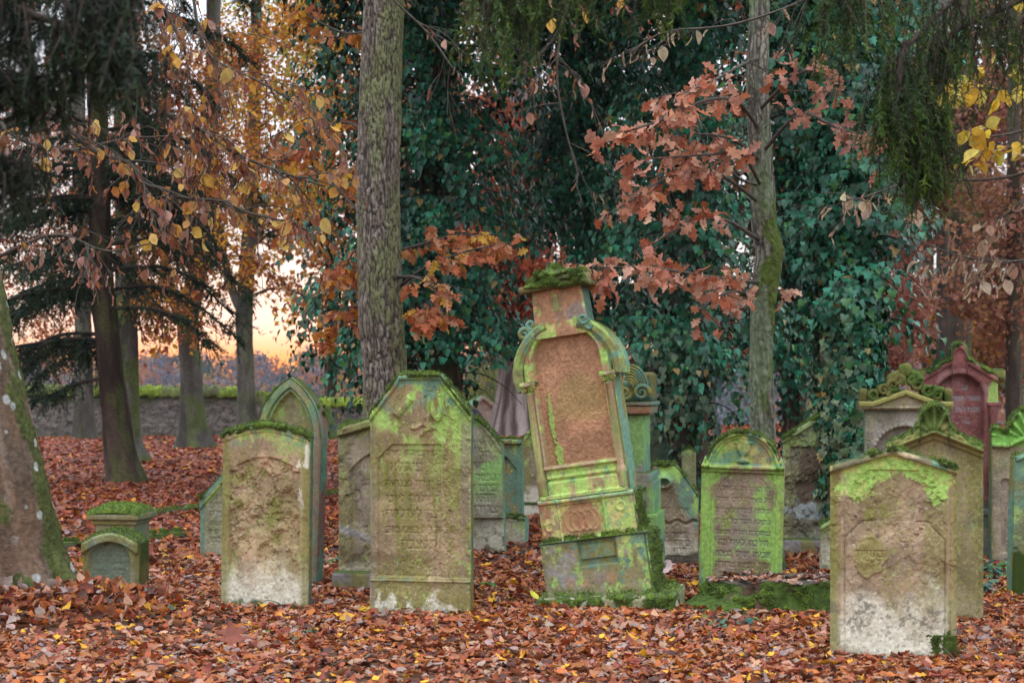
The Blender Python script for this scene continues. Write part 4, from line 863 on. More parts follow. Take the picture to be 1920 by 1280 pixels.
# right of the relief stone
quick('round-shouldered headstone with faint Hebrew rows, right of and behind the relief stone', 868, 1037, 154, 254, lambda x: 254 - 52 * np.clip((np.abs(x) - 26) / 51, 0, 1) ** 1.5, .14, -12, 106, np.array((.31, .285, .22)), -1.2,
      lambda x, z, dt, de: ins(np.minimum(9 - dt, 99), 2) + rows(PHR, 10, 196, 20, 13, 112, 2.6)(x, z) * (z > 70) - 3 * ss(66, 64, z), lambda c, x, z, dt, de, f: mix(mix(c, LIME * np.array([.6, .8, .8]) * (.6 + .7 * f)[..., None], ss(.44, .58, fbm(xyz(x * .03, z * .04, 3), 5, 15, .6)) * ss(80, 150, z) * .7), DARK * 1.5, ss(.5, .6, fbm(xyz(x * .05, z * .05, 13), 5, 25, .65)) * ss(64, 30, z) * .8), .65, .015, dict(olive=.35, lime=.3, white=.55, wz=.4, teal=.5))
quick('narrow dark green headstone with a pointed panel, in the gap left of the leaning monument', 948, 1005, 62, 182, lambda x: 182 + 0 * x, .14, -10, 107, np.array((.27, .2, .13)), 0,
      lambda x, z, dt, de: 5 * ss(10, 8, dt) + ins(np.maximum(np.abs(x) - 22, z - 150 + 1.2 * np.abs(x)), 4), lambda c, x, z, dt, de, f: mix(c, TEAL * (.6 + .6 * f)[..., None], ss(.4, .55, fbm(xyz(x * .05, z * .04, 3), 5, 15, .6) + .2 * (de < 9)) * .85), .5, .01, dict(olive=.7, white=.2))
quick('low moss-edged footstone standing in front of the narrow dark green headstone', 955, 1013, 58, 52, lambda x: 52 - 4 * np.abs(x) / 29, .18, -14, 108, np.array((.36, .34, .27)), 0, None, None, .6, .02, dict(white=.5, wz=.25), name='footstone', cat='footstone', d=15.2)
quick('arched headstone with dense small lettering and a pale foot, shaded left of the leaning monument', 1022, 967, 96, 178, lambda x: 178 - 46 * (np.abs(x) / 48) ** 2.2, .14, -8, 109, np.array((.27, .22, .15)), 0,
      lambda x, z, dt, de: 3 * ss(8, 6, dt) + rows(PHR[:7], 0, 120, 9, 6, 74, 1.6)(x, z), lambda c, x, z, dt, de, f: mix(mix(c, WHITE * .9, ss(60, 48, z) * ss(.35, .5, fbm(xyz(x * .05, z * .05, 3), 4, 5)) * .8), MOSSD, ss(28, 24, z) * ss(18, 21, z)), .5, .01, dict(olive=.7, white=.1))
# pillar monument behind the leaning one
def pillar():
    d = 11.9; s = d / FPX; x = PX(1150, d); T = thing('pillar_monument', 'square pillar monument with a scrolled shell top, directly behind the leaning monument', 'monument', (x, d, 0), -12, 0, 0); footprint(x, d, .3, .5, -12)
    col = lambda up: (lambda V, n, q, f: mix(mossy(V, n, q, f, np.array((.30, .27, .22)), up, .3), TEAL * 1.1 * (.7 + .5 * f)[:, None], ss(.3, .8, n[:, 0]) * .9))
    green = lambda V, n, q, f: mix(col(.8)(V, n, q, f), LIME * np.array([.6, .75, .8]) * (.6 + .6 * f)[:, None], ss(.42, .55, fbm(V * 6, 5, 7, .6)) * .75)
    part_box('shaft', T, (112 * s, .42, 130 * s), (0, .25, 260 * s), green, .01, .012, .004, 201)
    part_box('base', T, (150 * s, .52, 62 * s), (0, .25, 170 * s), green, .012, .012, .004, 202); part_box('moulding', T, (140 * s, .49, 22 * s), (0, .25, 206 * s), col(.9), .02, .012, .006, 203)
    part_box('base', T, (164 * s, .58, 148 * s), (0, .25, 66 * s), green, .012, .015, .006, 204)
    part_box('cornice', T, (138 * s, .5, 16 * s), (0, .25, 334 * s), lambda V, n, q, f: mix(mossy(V, n, q, f, CLAY * .7, .8, .4), CLAY * .6, ss(.5, .6, q) * .5), .012, .01, .004, 205)
    part_box('cornice', T, (146 * s, .52, 8 * s), (0, .25, 346 * s), col(.9), .01, .01, .004, 206)
    mb = MB(); oc = lambda V: mix(OLIVE * 1.0, TEAL * .8, ss(.4, .6, fbm(V * 14, 4, 3)))
    for k in range(7):
        a = np.linspace(.1, 1.75, 24); r = (14 + k * 5.2) * s; cx, cz = 40 * s, 372 * s
        V, Fc = tube(np.stack([cx - 12 * s + r * np.cos(a) * .85, np.full(24, -.02 + .004 * k), cz + r * np.sin(a)], 1), 2.9 * s * np.sin(np.linspace(.3, 2.8, 24)), 8); V = V + (fbm(V * 16, 4, 5)[:, None] - .5) * .02; mb.add(V, Fc, oc(V))
    for cx, cz, r, f in ((54, 366, 15, 1), (22, 366, 13, -1), (-14, 366, 15, 1)): V, Fc = spiral(cx * s, cz * s, r * s, 1.6, -.02, 4.5 * s, f); mb.add(V, Fc, oc(V))
    V, Fc, n = rbox((122 * s, .3, 40 * s), .03, .012, .012, 8, (0, .2, 368 * s)); mb.add(V, Fc, oc(V)); V, Fc, n = rbox((30 * s, .34, 56 * s), .03, .012, .012, 9, (56 * s, .22, 376 * s)); mb.add(V, Fc, oc(V) * .7)
    mb.build('shell_crest', M_STONE, T)
pillar()
quick('low grey headstone with a carved crown, between the leaning monument and urn stone', 1246, 1062, 124, 192, lambda x: np.minimum(192, 150 + (62 - np.abs(x)) * 1.05 - .004 * x * x), .13, -12, 110, np.array((.31, .235, .175)), 0,
      lambda x, z, dt, de: 7 * np.exp(-((np.hypot(x / 1.3, z - 158) - 9) / 3) ** 2) + 6 * np.exp(-(np.hypot(x, z - 170) / 5) ** 2) + rows(PHR[:8], 0, 100, 15, 10, 96, 2.4)(x, z) + ins(np.abs(z - 92) - 3, 2) * 0 - 3 * ss(4, 2, np.abs(z - 84 + 3 * np.sin(x * .2))),
      lambda c, x, z, dt, de, f: mix(mix(mix(c, TEAL * 1.25 * (.7 + .5 * f)[..., None], ss(46, 30, dt) * ss(.35, .5, fbm(xyz(x * .04, z * .04, 3), 4, 5)) * .85), LIME, ss(.52, .6, fbm(xyz(x * .05, z * .05, 13), 4, 5)) * ss(36, 10, dt) * .9), DARK, ss(26, 16, z - .18 * x + 14 * (fbm(xyz(x * .05, z * .05, 3), 4, 95) - .5)) * .9), .6, .012, dict(olive=.3, lime=0, teal=0, white=.9, wz=.36))
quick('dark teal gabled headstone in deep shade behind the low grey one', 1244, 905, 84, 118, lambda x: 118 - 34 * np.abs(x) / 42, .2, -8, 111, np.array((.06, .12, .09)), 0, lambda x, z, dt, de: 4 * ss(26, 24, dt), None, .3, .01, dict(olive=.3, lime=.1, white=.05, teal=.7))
quick('slender pale green stone post standing left of the ivy trunk, behind the low grey headstone', 1291, 960, 26, 120, lambda x: 120 - 6 * np.abs(x) / 13, .2, -8, 112, np.array((.27, .3, .17)), 0, None, None, .3, .01, dict(olive=.8, lime=.5, white=.1))
quick('shaded slanting-topped headstone with a white scar, between the slender trunk and the ivy trunk', 1540, 1043, 142, 268, lambda x: 268 - 46 * np.abs(x) / 71, .15, -9, 113, np.array((.20, .18, .14)), 0,
      lambda x, z, dt, de: 4 * ss(10, 8, dt) + ins(np.maximum(np.abs(x) - 56, z - 205), 2.5) + flakes(x * .005, z * .005, 65, 6, .006) / .005,
      lambda c, x, z, dt, de, f: mix(mix(c, np.array((.12, .075, .05)), blot(x * .005, z * .005, -.1, .72, .14, .36, 5, .6, .3, 8) * .8), np.array((.36, .4, .4)), blot(x * .005, z * .005, -.12, .42, .22, .09, 6, .7, .4, 12) * .7), .6, .015, dict(olive=.5, lime=.35, white=.3, teal=.5), plinth=(156, 34, .3))
quick('little gabled headstone with a pale face, peeping out left of the front gabled stone', 1602, 1075, 128, 128, lambda x: 128 - 40 * np.abs(x) / 64, .13, -12, 114, np.array((.28, .24, .2)), 0, lambda x, z, dt, de: 4 * ss(9, 7, dt) + ins(np.minimum(14 - dt, 9), 2), None, .55, .01, dict(white=.6, wz=.4))
quick('distant tall tombstone with curled ears on top, glimpsed between the two ivy-hung trunks', 1524, 872, 74, 132, lambda x: np.maximum(100 + 32 * np.sqrt(np.clip(1 - ((x - 8) / 20) ** 2, 0, 1)), 100 + 22 * np.sqrt(np.clip(1 - ((np.abs(x - 4) - 28) / 9) ** 2, 0, 1))), .4, -10, 115, np.array((.3, .26, .2)), 0, lambda x, z, dt, de: 4 * ss(3, 2, np.abs(z - 100)) + 3 * ss(3, 2, np.abs(z - 92)), None, .2, .01, dict(olive=.6, lime=.5, white=.05), res=.012)
# mossy palmette stone behind the front gabled one
def top14(x):
    x = np.asarray(x); a = np.abs(x); g = 360 - .40 * a + 5 * np.abs(np.sin(a * .16)) + 3 * (fbm(xyz(x * .2, 0, 0), 3, 5) - .5)
    k = 366 + 38 * np.sqrt(np.clip(1 - (x / 27.) ** 2, 0, 1)); w = 26 * np.exp(-((a - 24) / 14.) ** 2); return np.where(a < 26, k, g + w * .5)
def rel14(x, z, dt, de):
    g = 352 - .40 * np.abs(x); r = 8 * ss(-4, 0, z - g) * ss(30, 8, z - g) + 5 * ss(-14, -11, z - g) * (z - g < 4)
    a = np.arctan2(x, z - 345); return r + 3 * np.cos(a * 14) * (np.abs(x) < 26) * (z > 355)
def p14(c, x, z, dt, de, f):
    g = 352 - .40 * np.abs(x); c = mix(c, OLIVE * (.6 + .6 * f)[..., None], ss(-20, 0, z - g) * .6)
    return mix(c, mix(MOSSD * 1.5, OLIVE * .8, ss(.45, .62, fbm(xyz(x * .05, z * .05, 3), 4, 5))) * (.6 + .8 * f)[..., None], ss(-2, 6, z - g) * .85)
quick('headstone with a moss-edged gable crowned by a palmette, right behind the front gabled one', 1752, 1162, 176, 404, top14, .2, -14, 116, np.array((.33, .27, .14)), 0, rel14, p14, .75, .03, dict(olive=.75, lime=.15, white=.1), side=lambda S, q: mix(OLIVE * .6, TEAL * .6, ss(.5, .6, q)))
# scroll crested stone
def scrolls():
    d = DIST(1078); s = d / FPX; h = 318 * s; w = 146 * s
    T, s, _ = quick('pale headstone with a crest of carved scrolls, just left of the red monument', 1697, 1078, 146, 312, lambda x: 312 + 0 * x, .2, -9, 117, np.array((.36, .31, .26)), 0,
      lambda x, z, dt, de: ins(np.hypot(x, z - 222) - 56, 5, 1) * (z > 222) + ins(np.abs(x) - 56, 5, 1) * (z <= 222) + 6 * np.exp(-((np.hypot(x, z - 222) - 59) / 3.5) ** 2) * (z > 222) * (.75 + .25 * np.sin(np.arctan2(z - 222, x) * 44))
        + 2.5 * np.exp(-((np.hypot(np.abs(x) - 16, z - 232) - 14) / 2.2) ** 2) + 2.5 * np.exp(-((np.hypot(x, z - 254) - 13) / 2.2) ** 2) + 3 * (np.abs(np.abs(x) - 34 - 5 * ((z // 6) % 2 == 0)) < 3) * (z > 284) * (z < 300) * 0 + 3 * np.exp(-((de - 5) / 3) ** 2) * (.6 + .4 * np.sin(z * .9 + de)), None, 0, 0, dict(olive=.25, lime=.08, white=.1))
    ped = lambda x: (330 + 26 * ss(60, 0, np.abs(x) * 1.0)) * s
    top = lambda x: 326 * s + np.where(np.abs(x) < 60 * s, (1 - np.abs(x) / (60 * s)) * 22 * s, 0)
    slab('cornice', T, 172 * s, top, .3, lambda x, z, dt, de: .018 * ss(11 * s, 9 * s, dt) + .012 * ss(.008, .004, np.abs(z - 314 * s)), lambda x, z, dt, de: mix(sandstone(x, z, dt, de, 118, np.array((.34, .26, .19)), .4, .1, 0, .1, 0.01, 0), OLIVE * 1.25, ss(13 * s, 9 * s, dt) * .9), .007, loc=(0, -.05, 0), seed=118, z0=310 * s)
    mb = MB(); cc = lambda V: mix(OLIVE * .62, MOSSD * 1.4, ss(.4, .6, fbm(V * 12, 4, 3))) * (.6 + .8 * fbm(V * 45, 3, 4))[:, None]
    for sg in (-1, 1):
        for cx, cz, r, f in ((22, 357, 12, 1), (40, 346, 12, -1), (58, 338, 11, 1), (12, 366, 9, -1)):
            V, Fc = spiral(sg * cx * s, cz * s, r * s, 1.5, -.05, 5.2 * s, f * sg, a0=sg * .8); V = V + (fbm(V * 16, 4, 5)[:, None] - .5) * .035; mb.add(V, Fc, cc(V))
            V, Fc, n = rbox((r * 1.9 * s, .10, r * 1.7 * s), .025, .01, .014, int(cx), (sg * cx * s, .03, cz * s), 20); mb.add(V, Fc, cc(V) * .8)
        V, Fc, n = rbox((15 * s, .2, 26 * s), .03, .008, .012, 5, (sg * 77 * s, .05, 337 * s)); mb.add(V, Fc, cc(V))
        V, Fc, n = rbox((26 * s, .1, 17 * s), .03, .008, .012, 6, (sg * 20 * s, 0, 374 * s)); V[:, 2] -= np.abs(V[:, 0]) * .5; V[:, 2] += 10 * s; mb.add(V, Fc, cc(V) * 1.2)
    V, Fc, n = rbox((26 * s, .12, 28 * s), .045, .008, .014, 7, (0, 0, 383 * s)); mb.add(V, Fc, cc(V) * 1.2)
    mb.build('scroll_crest', M_STONE, T)
scrolls()
# red sandstone monument
def red():
    d = DIST(1047); s = d / FPX; x = PX(1800, d); T = thing('red_sandstone_monument', 'dark red sandstone monument with a mossy gable, round arch and side column', 'monument', (x, d, 0), -10, 0, 0); footprint(x, d, .35, .5, -10)
    g = lambda x: np.where(np.abs(x) < 13 * s, 388 * s + 14 * s * np.sqrt(np.clip(1 - (x / (13 * s)) ** 2, 0, 1)), 384 * s - np.abs(x) * .62)
    def rel(x, z, dt, de):
        sd = sd_arch(x, z, 42 * s, 302 * s, 92 * s); L = lines_for(['פנ', 'האשה החשובה', 'והצנועה מרת', 'שרה', 'אשת חבר', 'הלכה לעולמה', 'ביום שבת', 'תהי נפשה', 'צרורה בצרור', 'החיים'], 4 * s, 318 * s, 21 * s, 12 * s, 68 * s)
        return .014 * ss(10 * s, 8 * s, dt) + inset(sd, .04, .008) + .008 * ss(5 * s, 3 * s, np.abs(sd - 7 * s)) - .0025 * letters(x, z, L)
    L2 = lines_for(['פנ', 'האשה החשובה', 'והצנועה מרת', 'שרה'], 4 * s, 318 * s, 21 * s, 12 * s, 68 * s)
    def paint(x, z, dt, de):
        f = fbm(xyz(x * 50, z * 50, 2), 3, 5); n = fbm(xyz(x * 6, z * 6, 2), 4, 6); c = mix(REDS * .65, REDS * 1.25, ss(.3, .7, n)) * (.65 + .6 * f)[..., None]
        c = mix(c, np.array((.36, .2, .19)), ss(.52, .62, fbm(xyz(x * 8, z * 8, 4), 5, 9, .6)) * .5)
        c = mix(c, np.array((.30, .27, .28)), letters(x, z, L2, .22) * ss(.3, .5, fbm(xyz(x * 14, z * 20, 4), 3, 19)) * .85)
        c = mix(c, LIME * .8, blot(x, z, 62 * s, 300 * s, 12 * s, 40 * s, 9, .5, .4) * .8); return mix(c, TEAL * .6, ss(112 * s, 96 * s, z) * .8)
    slab('slab', T, 140 * s, g, .3, rel, paint, .007, loc=(0, .04, 0), seed=131, z0=84 * s, side=lambda S, q: mix(LIME * .5, OLIVE, ss(.4, .6, q)))
    mb = MB()
    moss_top(T, 148 * s, lambda x: g(x) + .003, .34, .03, .72, 132, y0=.02, lump=.02)
    mc = lambda V, n, q, f: mix(mossy(V, n, q, f, OLIVE, .95, .8), MOSSD, .3)
    for sg in (-1, 1): part_box('corner_ornament', T, (26 * s, .3, 24 * s), (sg * 70 * s, .18, 344 * s), mc, .03, .01, .014, 9 + sg)
    rc = lambda V, n, q, f: mix(REDS * (.6 + .7 * f)[:, None], TEAL * .6, ss(150 * s, 90 * s, V[:, 2]) * .9)
    for sg in (-1, 1):
        mb = MB(); V, Fc = lathe([(0, 96 * s), (.05, 96 * s), (.05, 112 * s), (.036, 120 * s), (.031, 134 * s), (.03, 264 * s), (.035, 268 * s), (.05, 284 * s), (.05, 288 * s)], 22, (sg * 61 * s, .02, 0)); f = fbm(V * 50, 3, 3); mb.add(V, Fc, rc(V, 0, 0, f))
        colo = mb.build('column', M_STONE, T); mb = MB(); V, Fc, n = rbox((.12, .13, .03), .006, .01, .003, 3, (sg * 61 * s, .03, 290 * s)); mb.add(V, Fc, rc(V, n, 0, fbm(V * 50, 3, 3))); mb.build('capital', M_STONE, colo)
    bc = lambda V, n, q, f: mix(np.array((.22, .22, .2)) * (.6 + .7 * f)[:, None], TEAL * .7, ss(.4, .6, q) * .7)
    part_box('plinth', T, (146 * s, .46, 12 * s), (0, .2, 88 * s), bc, .012, .012, .004, 4); part_box('plinth', T, (140 * s, .42, 84 * s + .1), (0, .2, 42 * s - .05), bc, .015, .015, .006, 5)
red()
def top17(x):
    x = np.asarray(x); return np.where(np.abs(x) < 40, 272 + 24 * np.sqrt(np.clip(1 - (x / 34.) ** 2, 0, 1)) * (np.abs(x) < 34) - np.abs(x) * .3, 250 - (np.abs(x) - 40) * .1 + 10 * np.sqrt(np.clip(1 - ((np.abs(x) - 62) / 10) ** 2, 0, 1)))
quick('headstone with a bright green shell gable and tracery panels at the right edge of view', 1933, 1057, 142, 296, top17, .2, -9, 119, np.array((.34, .27, .2)), 0,
      lambda x, z, dt, de: 6 * ss(4, 3, np.abs(z - 222 - np.maximum(0, 40 - np.abs(x)) * .5)) - 3 * ((sd_arch(np.abs(x) - 46, z, 9, 150, 20) < 0) | (sd_arch(np.abs(x), z, 30, 160, 10) < 0)) + 3 * np.exp(-((np.abs(np.abs(x) - z * .0 - 14)) / 2) ** 2) * (z > 60) * (z < 170) + 3 * np.cos(np.arctan2(x, z - 225) * 18) * (z > 240),
      lambda c, x, z, dt, de, f: mix(c, LIME * np.array([.55, .75, .6]) * (.6 + .7 * f)[..., None], ss(216, 224, z) * .9), .5, .02, dict(olive=.45, lime=.1, white=.1, wz=.1))
quick('teal-sided headstone cut off by the right edge of view, its foot dark with moss', 1966, 1116, 134, 288, lambda x: 288 - 30 * np.abs(x) / 67, .16, -2, 120, np.array((.2, .3, .22)), 1.5, lambda x, z, dt, de: 4 * ss(9, 7, dt), lambda c, x, z, dt, de, f: mix(mix(c, TEAL * 1.1 * (.7 + .6 * f)[..., None], ss(.4, .55, fbm(xyz(x * .04, z * .04, 3), 4, 5)) * .8), MOSSD, blot(x * .004, z * .004, -.22, .1, .12, .26, 7, .6, .3, 12)), .5, .02, dict(lime=.5, teal=.8, white=.1))
# things at the back wall
for k, (cx, base, w_, h_, tilt, lab) in enumerate([(612, 832, 22, 70, -24, 'longer mossy slab leaning left against the back wall, seen past the gothic headstone'), (634, 826, 20, 44, -18, 'shorter mossy slab leaning left by the back wall, seen past the gothic headstone')]):
    d = 43.; s = d / FPX; T = thing('leaning_slab', lab, 'stone slab', (PX(cx + 18, d), d + k, -.05), -20, tilt, -6, 'old slabs leaning by the wall')
    part_box('slab', T, (w_ * s, .16, h_ * s), (0, 0, h_ * s / 2), lambda V, n, q, f: mix(np.array((.10, .13, .05)), MOSSD * 1.5, ss(.4, .6, q)), .03, .05, .02, k, M_FARSTONE)
quick('distant dark domed headstone beyond the relief stone, close to the fluted trunk', 884, 815, 46, 50, lambda x: 50 - 20 * (np.abs(x) / 23) ** 2.5, .2, 0, 121, np.array((.09, .1, .14)), 0, None, None, 0, 0, dict(olive=.1, lime=0, white=.05, teal=.1), res=.03)
quick('distant small gabled tomb with pale walls, left of the fluted trunk', 905, 812, 52, 66, lambda x: 66 - 18 * np.abs(x) / 26, .6, 20, 122, np.array((.36, .27, .22)), 0, lambda x, z, dt, de: 3 * ss(8, 6, dt), None, 0, 0, dict(olive=.2, lime=0, white=.1, teal=.1), res=.03, d=52, name='gabled_tomb', cat='tomb')
# mossy grave kerbs in the leaves
for k, (xa, ya, xb, yb, lab) in enumerate([(104, 1031, 152, 1027, 'short mossy grave kerb right behind the big left trunk'), (276, 1013, 352, 1008, 'mossy grave kerb right of the small pedestal, the nearer of two'), (262, 972, 380, 958, 'long thin mossy grave kerb farther back, right of the small pedestal'), (592, 937, 655, 926, 'mossy grave kerb in the leaves left of the stone with mossy eaves')]):
    a, b = P(xa, ya, DIST(ya)), P(xb, yb, DIST(yb)); L = np.linalg.norm(b - a); an = math.degrees(math.atan2(b[1] - a[1], b[0] - a[0]))
    T = thing('grave_kerb', lab, 'grave kerb', ((a[0] + b[0]) / 2, (a[1] + b[1]) / 2, 0), an, 0, 0, 'grave kerbs among the leaves')
    part_box('kerb', T, (L, .1, .16), (0, 0, -.01), lambda V, n, q, f: mix(np.array((.14, .13, .08)), MOSSD * 1.5, ss(.4, .6, q)), .03, .03, .02, k)
    A, B = np.meshgrid(np.linspace(-L / 2, L / 2, 60), np.linspace(-.05, .05, 8), indexing='ij'); moss_on(T, xyz(A, B, .065), np.tile([0, -.2, 1.], A.shape + (1,)), cover=.6, seed=80 + k, lump=.03, size=.015, n_blade=1500)

# tree stump
def stump():
    d = 10.75; s = d / FPX; x = PX(1458, d); T = thing('tree_stump', 'broad low mossy tree stump with spreading roots, in front of the urn stone', 'tree stump', (x, d + .18, 0), 0); footprint(x, d - .2, .4, .7, 0)
    na, nr_ = 160, 40; a = np.linspace(0, 2 * np.pi, na, endpoint=False); k = np.linspace(0, 1, nr_)
    lob = sum(amp * np.exp(-((np.angle(np.exp(1j * (a - R(c)))) / R(w_)) ** 2)) for c, w_, amp in ((206, 14, .8), (234, 10, .85), (180, 20, .4), (330, 14, .12), (20, 18, .2), (90, 20, .2), (282, 9, .05)))
    r0 = .44 + .02 * np.sin(a * 5) + .03 * np.sin(a * 3 + 1); fl = (1 - k)[None] ** 2.2
    rr = r0[:, None] + (lob * .62)[:, None] * fl + .06 * fl; Z = -.03 + (.235 + .012 * np.sin(a * 2 + .6) + .012 * np.sin(a * 7))[:, None] * k[None] * (1 - .12 * np.minimum(lob / .34, 1.2))[:, None]
    V = np.stack([rr * np.cos(a)[:, None] * 1.06, rr * np.sin(a)[:, None] * .62, Z], -1)
    V += (fbm(V * np.array([9, 9, 4]), 5, 3, .6)[..., None] - .5) * np.array([.16, .16, .05]); q = fbm(V * 6, 4, 6); f = fbm(V * 40, 3, 7)
    c = mix(np.array((.10, .055, .035)), MOSSD * 1.5, ss(.42, .5, q + .10 * ss(.3, -.3, V[..., 0]))) * (.6 + .8 * f)[..., None]
    fc = grid_faces(nr_, na, True); Vt = V.transpose(1, 0, 2); mb = MB(); mb.add(Vt.reshape(-1, 3), fc[:, ::-1], c.transpose(1, 0, 2).reshape(-1, 3)); mb.build('stump', M_BARK, T)
    rim = Vt[-1]; cen = rim.mean(0); g = np.linspace(1, 0, 20)[:, None, None]; W = cen + (rim - cen)[None] * g; W[..., 2] += (fbm(W * 14, 3, 3) - .5) * .03
    rg = fbm(np.linalg.norm((W - cen) * np.array([1, 1.7, 1]), axis=-1)[..., None] * np.array([60., 0, 0]) + W * 4, 2, 3)
    mb = MB(); mb.add(W.reshape(-1, 3), grid_faces(20, na, True)[:, ::-1], mix((.05, .042, .03), (.12, .10, .075), rg).reshape(-1, 3)); mb.build('cut_face', M_BARK, T)
    n = unit(np.stack([np.cos(a)[None] + 0 * Vt[..., 0], 1.7 * np.sin(a)[None] + 0 * Vt[..., 0], .5 + 0 * Vt[..., 0]], -1))
    m = np.where((a > R(150)) & (a < R(350)))[0]
    moss_on(T, Vt[:, m], n[:, m], cover=.5, seed=90, lump=.03, size=.014, n_blade=6000, sc=11)
    mb = MB(); n_ = 260; aa = rng.uniform(0, 2 * np.pi, n_); r_ = np.sqrt(rng.random(n_)) * .42
    p = np.stack([r_ * np.cos(aa), r_ * np.sin(aa) * .6, np.full(n_, .195)], 1); scatter(LEAF_NEAR, p, np.stack([np.cos(aa * 7), np.sin(aa * 7), .2 * np.cos(aa * 3)], 1), np.stack([.3 * np.cos(aa * 5), .3 * np.sin(aa), 1 + 0 * aa], 1), .075, palette(n_, LITTER_COLS[2:5] + [(.5, .3, .22)]), mb)
    o = mb.build('leaves_on_stump', M_LITTER); o.location = T.location; tag(o, kind='stuff')
stump()
# ---------------------------------------------------------------- trunks
def trunk(parent, pts, rad, style, seed, ns=72, dz=.03, flare=.0, lobes=5, name='trunk', moss=.4, base_z=None, allmoss=-1):
    pts = np.asarray(pts, float); L = np.linalg.norm(np.diff(pts, axis=0), axis=1).sum(); n = max(20, int(L / dz))
    c, r = resample(pts, n, np.asarray(rad, float)); t, e1, e2 = frames(c); a = np.linspace(0, 2 * np.pi, ns, endpoint=False)
    ca, sa = np.cos(a)[None], np.sin(a)[None]; arc = np.concatenate([[0], np.cumsum(np.linalg.norm(np.diff(c, axis=0), axis=1))])[:, None] + 0 * ca
    hgt = c[:, 2:3] - (c[0, 2] if base_z is None else base_z); R_ = r[:, None] * (1 + flare * np.exp(-np.clip(hgt, 0, 9) / (1.4 * r[0])) * (.7 + .6 * np.cos(a * lobes + seed)[None]))
    rm = r.mean(); q = np.stack([rm * ca + 0 * arc, rm * sa + 0 * arc, arc], -1)
    if style == 'pine':
        w = q * np.array([36, 36, 7.0]); w = w + (np.stack([fbm(q * np.array([7, 7, 3]) + 3.1 * k, 3, seed + k) for k in range(3)], -1) - .5) * np.array([2.2, 2.2, 2.0]); f1, f2, i = worley(w, seed); e = ss(.0, .22, f2 - f1)
        dis = .010 * e + .005 * i * e + (fbm(q * 40, 3, seed) - .5) * .01
        f = fbm(q * 45, 3, seed + 1); col = mix((.035, .025, .022), mix((.15, .115, .085), (.25, .205, .17), ss(.3, .9, i)), e) * (.6 + .8 * f)[..., None]
        g = fbm(q * np.array([6, 6, 1.8]), 4, seed + 2); gm = ss(.42, .6, g + .08 * ca) * e
        col = mix(col, np.array((.15, .165, .06)) * (.6 + .8 * f)[..., None], gm * .85)
    elif style == 'oak':
        w = q * np.array([22, 22, 3.2]); w = w + (fbm(q * 8, 3, seed)[..., None] - .5) * 1.6; f1, f2, i = worley(w, seed); e = ss(.0, .35, f2 - f1)
        dis = .011 * e + (fbm(q * 30, 3, seed) - .5) * .008; f = fbm(q * 45, 3, seed + 1)
        col = mix((.05, .042, .035), mix((.15, .13, .10), (.24, .22, .17), i), e) * (.6 + .8 * f)[..., None]
        g = fbm(q * np.array([5, 5, 2]), 4, seed + 2); col = mix(col, np.array((.16, .20, .115)) * (.6 + .8 * f)[..., None], ss(.44, .58, g) * .75)
        mm = ss(.48, .66, fbm(q * np.array([9, 9, 3]), 5, seed + 3, .65) + .06 * ca + .13 * np.exp(-((hgt - 2.6) / .3) ** 2) + .10 * np.exp(-((hgt - 3.2) / .3) ** 2) + .1 * ca * np.exp(-((hgt - 2.8) / .6) ** 2) - .07) * moss * 2
        mm = np.clip(mm, 0, 1); dis = dis + .006 * mm; col = mix(col, np.array((.075, .105, .018)) * (.5 + f)[..., None], mm)
    elif style == 'beech':
        dis = (fbm(q * np.array([5, 5, 2.5]), 4, seed) - .5) * .07 + (fbm(q * np.array([30, 30, 12]), 3, seed) - .5) * .012; f = fbm(q * 45, 3, seed + 1)
        g = fbm(q * np.array([4, 4, 1]), 4, seed + 2); col = mix((.11, .075, .05), (.25, .185, .145), ss(.35, .65, fbm(q * np.array([10, 10, .8]), 4, seed + 6))) * (.65 + .7 * f)[..., None]
        col = mix(col, (.17, .10, .06), ss(.5, .62, fbm(q * np.array([7, 7, 1.5]), 4, seed + 4)) * .7)
        mm = ss(.5, .62, fbm(q * np.array([7, 7, 3]), 4, seed + 3, .6) + .30 * ss(.62, 1.0, np.maximum(ca, allmoss) + 0 * arc) - .15 + .12 * np.exp(-hgt / .35))
        mm = mm * moss * 2; mm = np.clip(mm, 0, 1); dis = dis + .015 * mm * fbm(q * 40, 3, 9); col = mix(col, np.array((.065, .085, .018)) * (.5 + f)[..., None], mm * .9)
        f1, _, i = worley(q * np.array([11, 11, 8]), seed + 8); sp = ss(.30, .22, f1 + .16 * (fbm(q * 40, 3, 5) - .5)) * (i > .55); col = mix(col, (.42, .44, .42), sp * .9 * ss(.1, .6, ca))
    elif style == 'fluted':
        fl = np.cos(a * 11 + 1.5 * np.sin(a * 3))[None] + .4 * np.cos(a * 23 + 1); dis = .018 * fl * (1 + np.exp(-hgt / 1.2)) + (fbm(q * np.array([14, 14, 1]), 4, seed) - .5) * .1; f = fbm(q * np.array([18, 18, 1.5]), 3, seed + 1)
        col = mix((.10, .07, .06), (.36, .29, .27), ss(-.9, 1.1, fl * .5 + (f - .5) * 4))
    else:
        dis = (fbm(q * np.array([12, 12, 3]), 4, seed) - .5) * .05 * min(1, rm / .2); f = fbm(q * np.array([22, 22, 6]), 3, seed + 1); g = fbm(q * np.array([4, 4, 1]), 4, seed + 2)
        base = {'grey': ((.055, .048, .038), (.13, .12, .10)), 'dark': ((.04, .028, .02), (.085, .065, .048)), 'fir': ((.035, .022, .016), (.09, .058, .042))}[style]
        col = mix(base[0], base[1], ss(.3, .7, g)) * (.55 + .9 * f)[..., None]
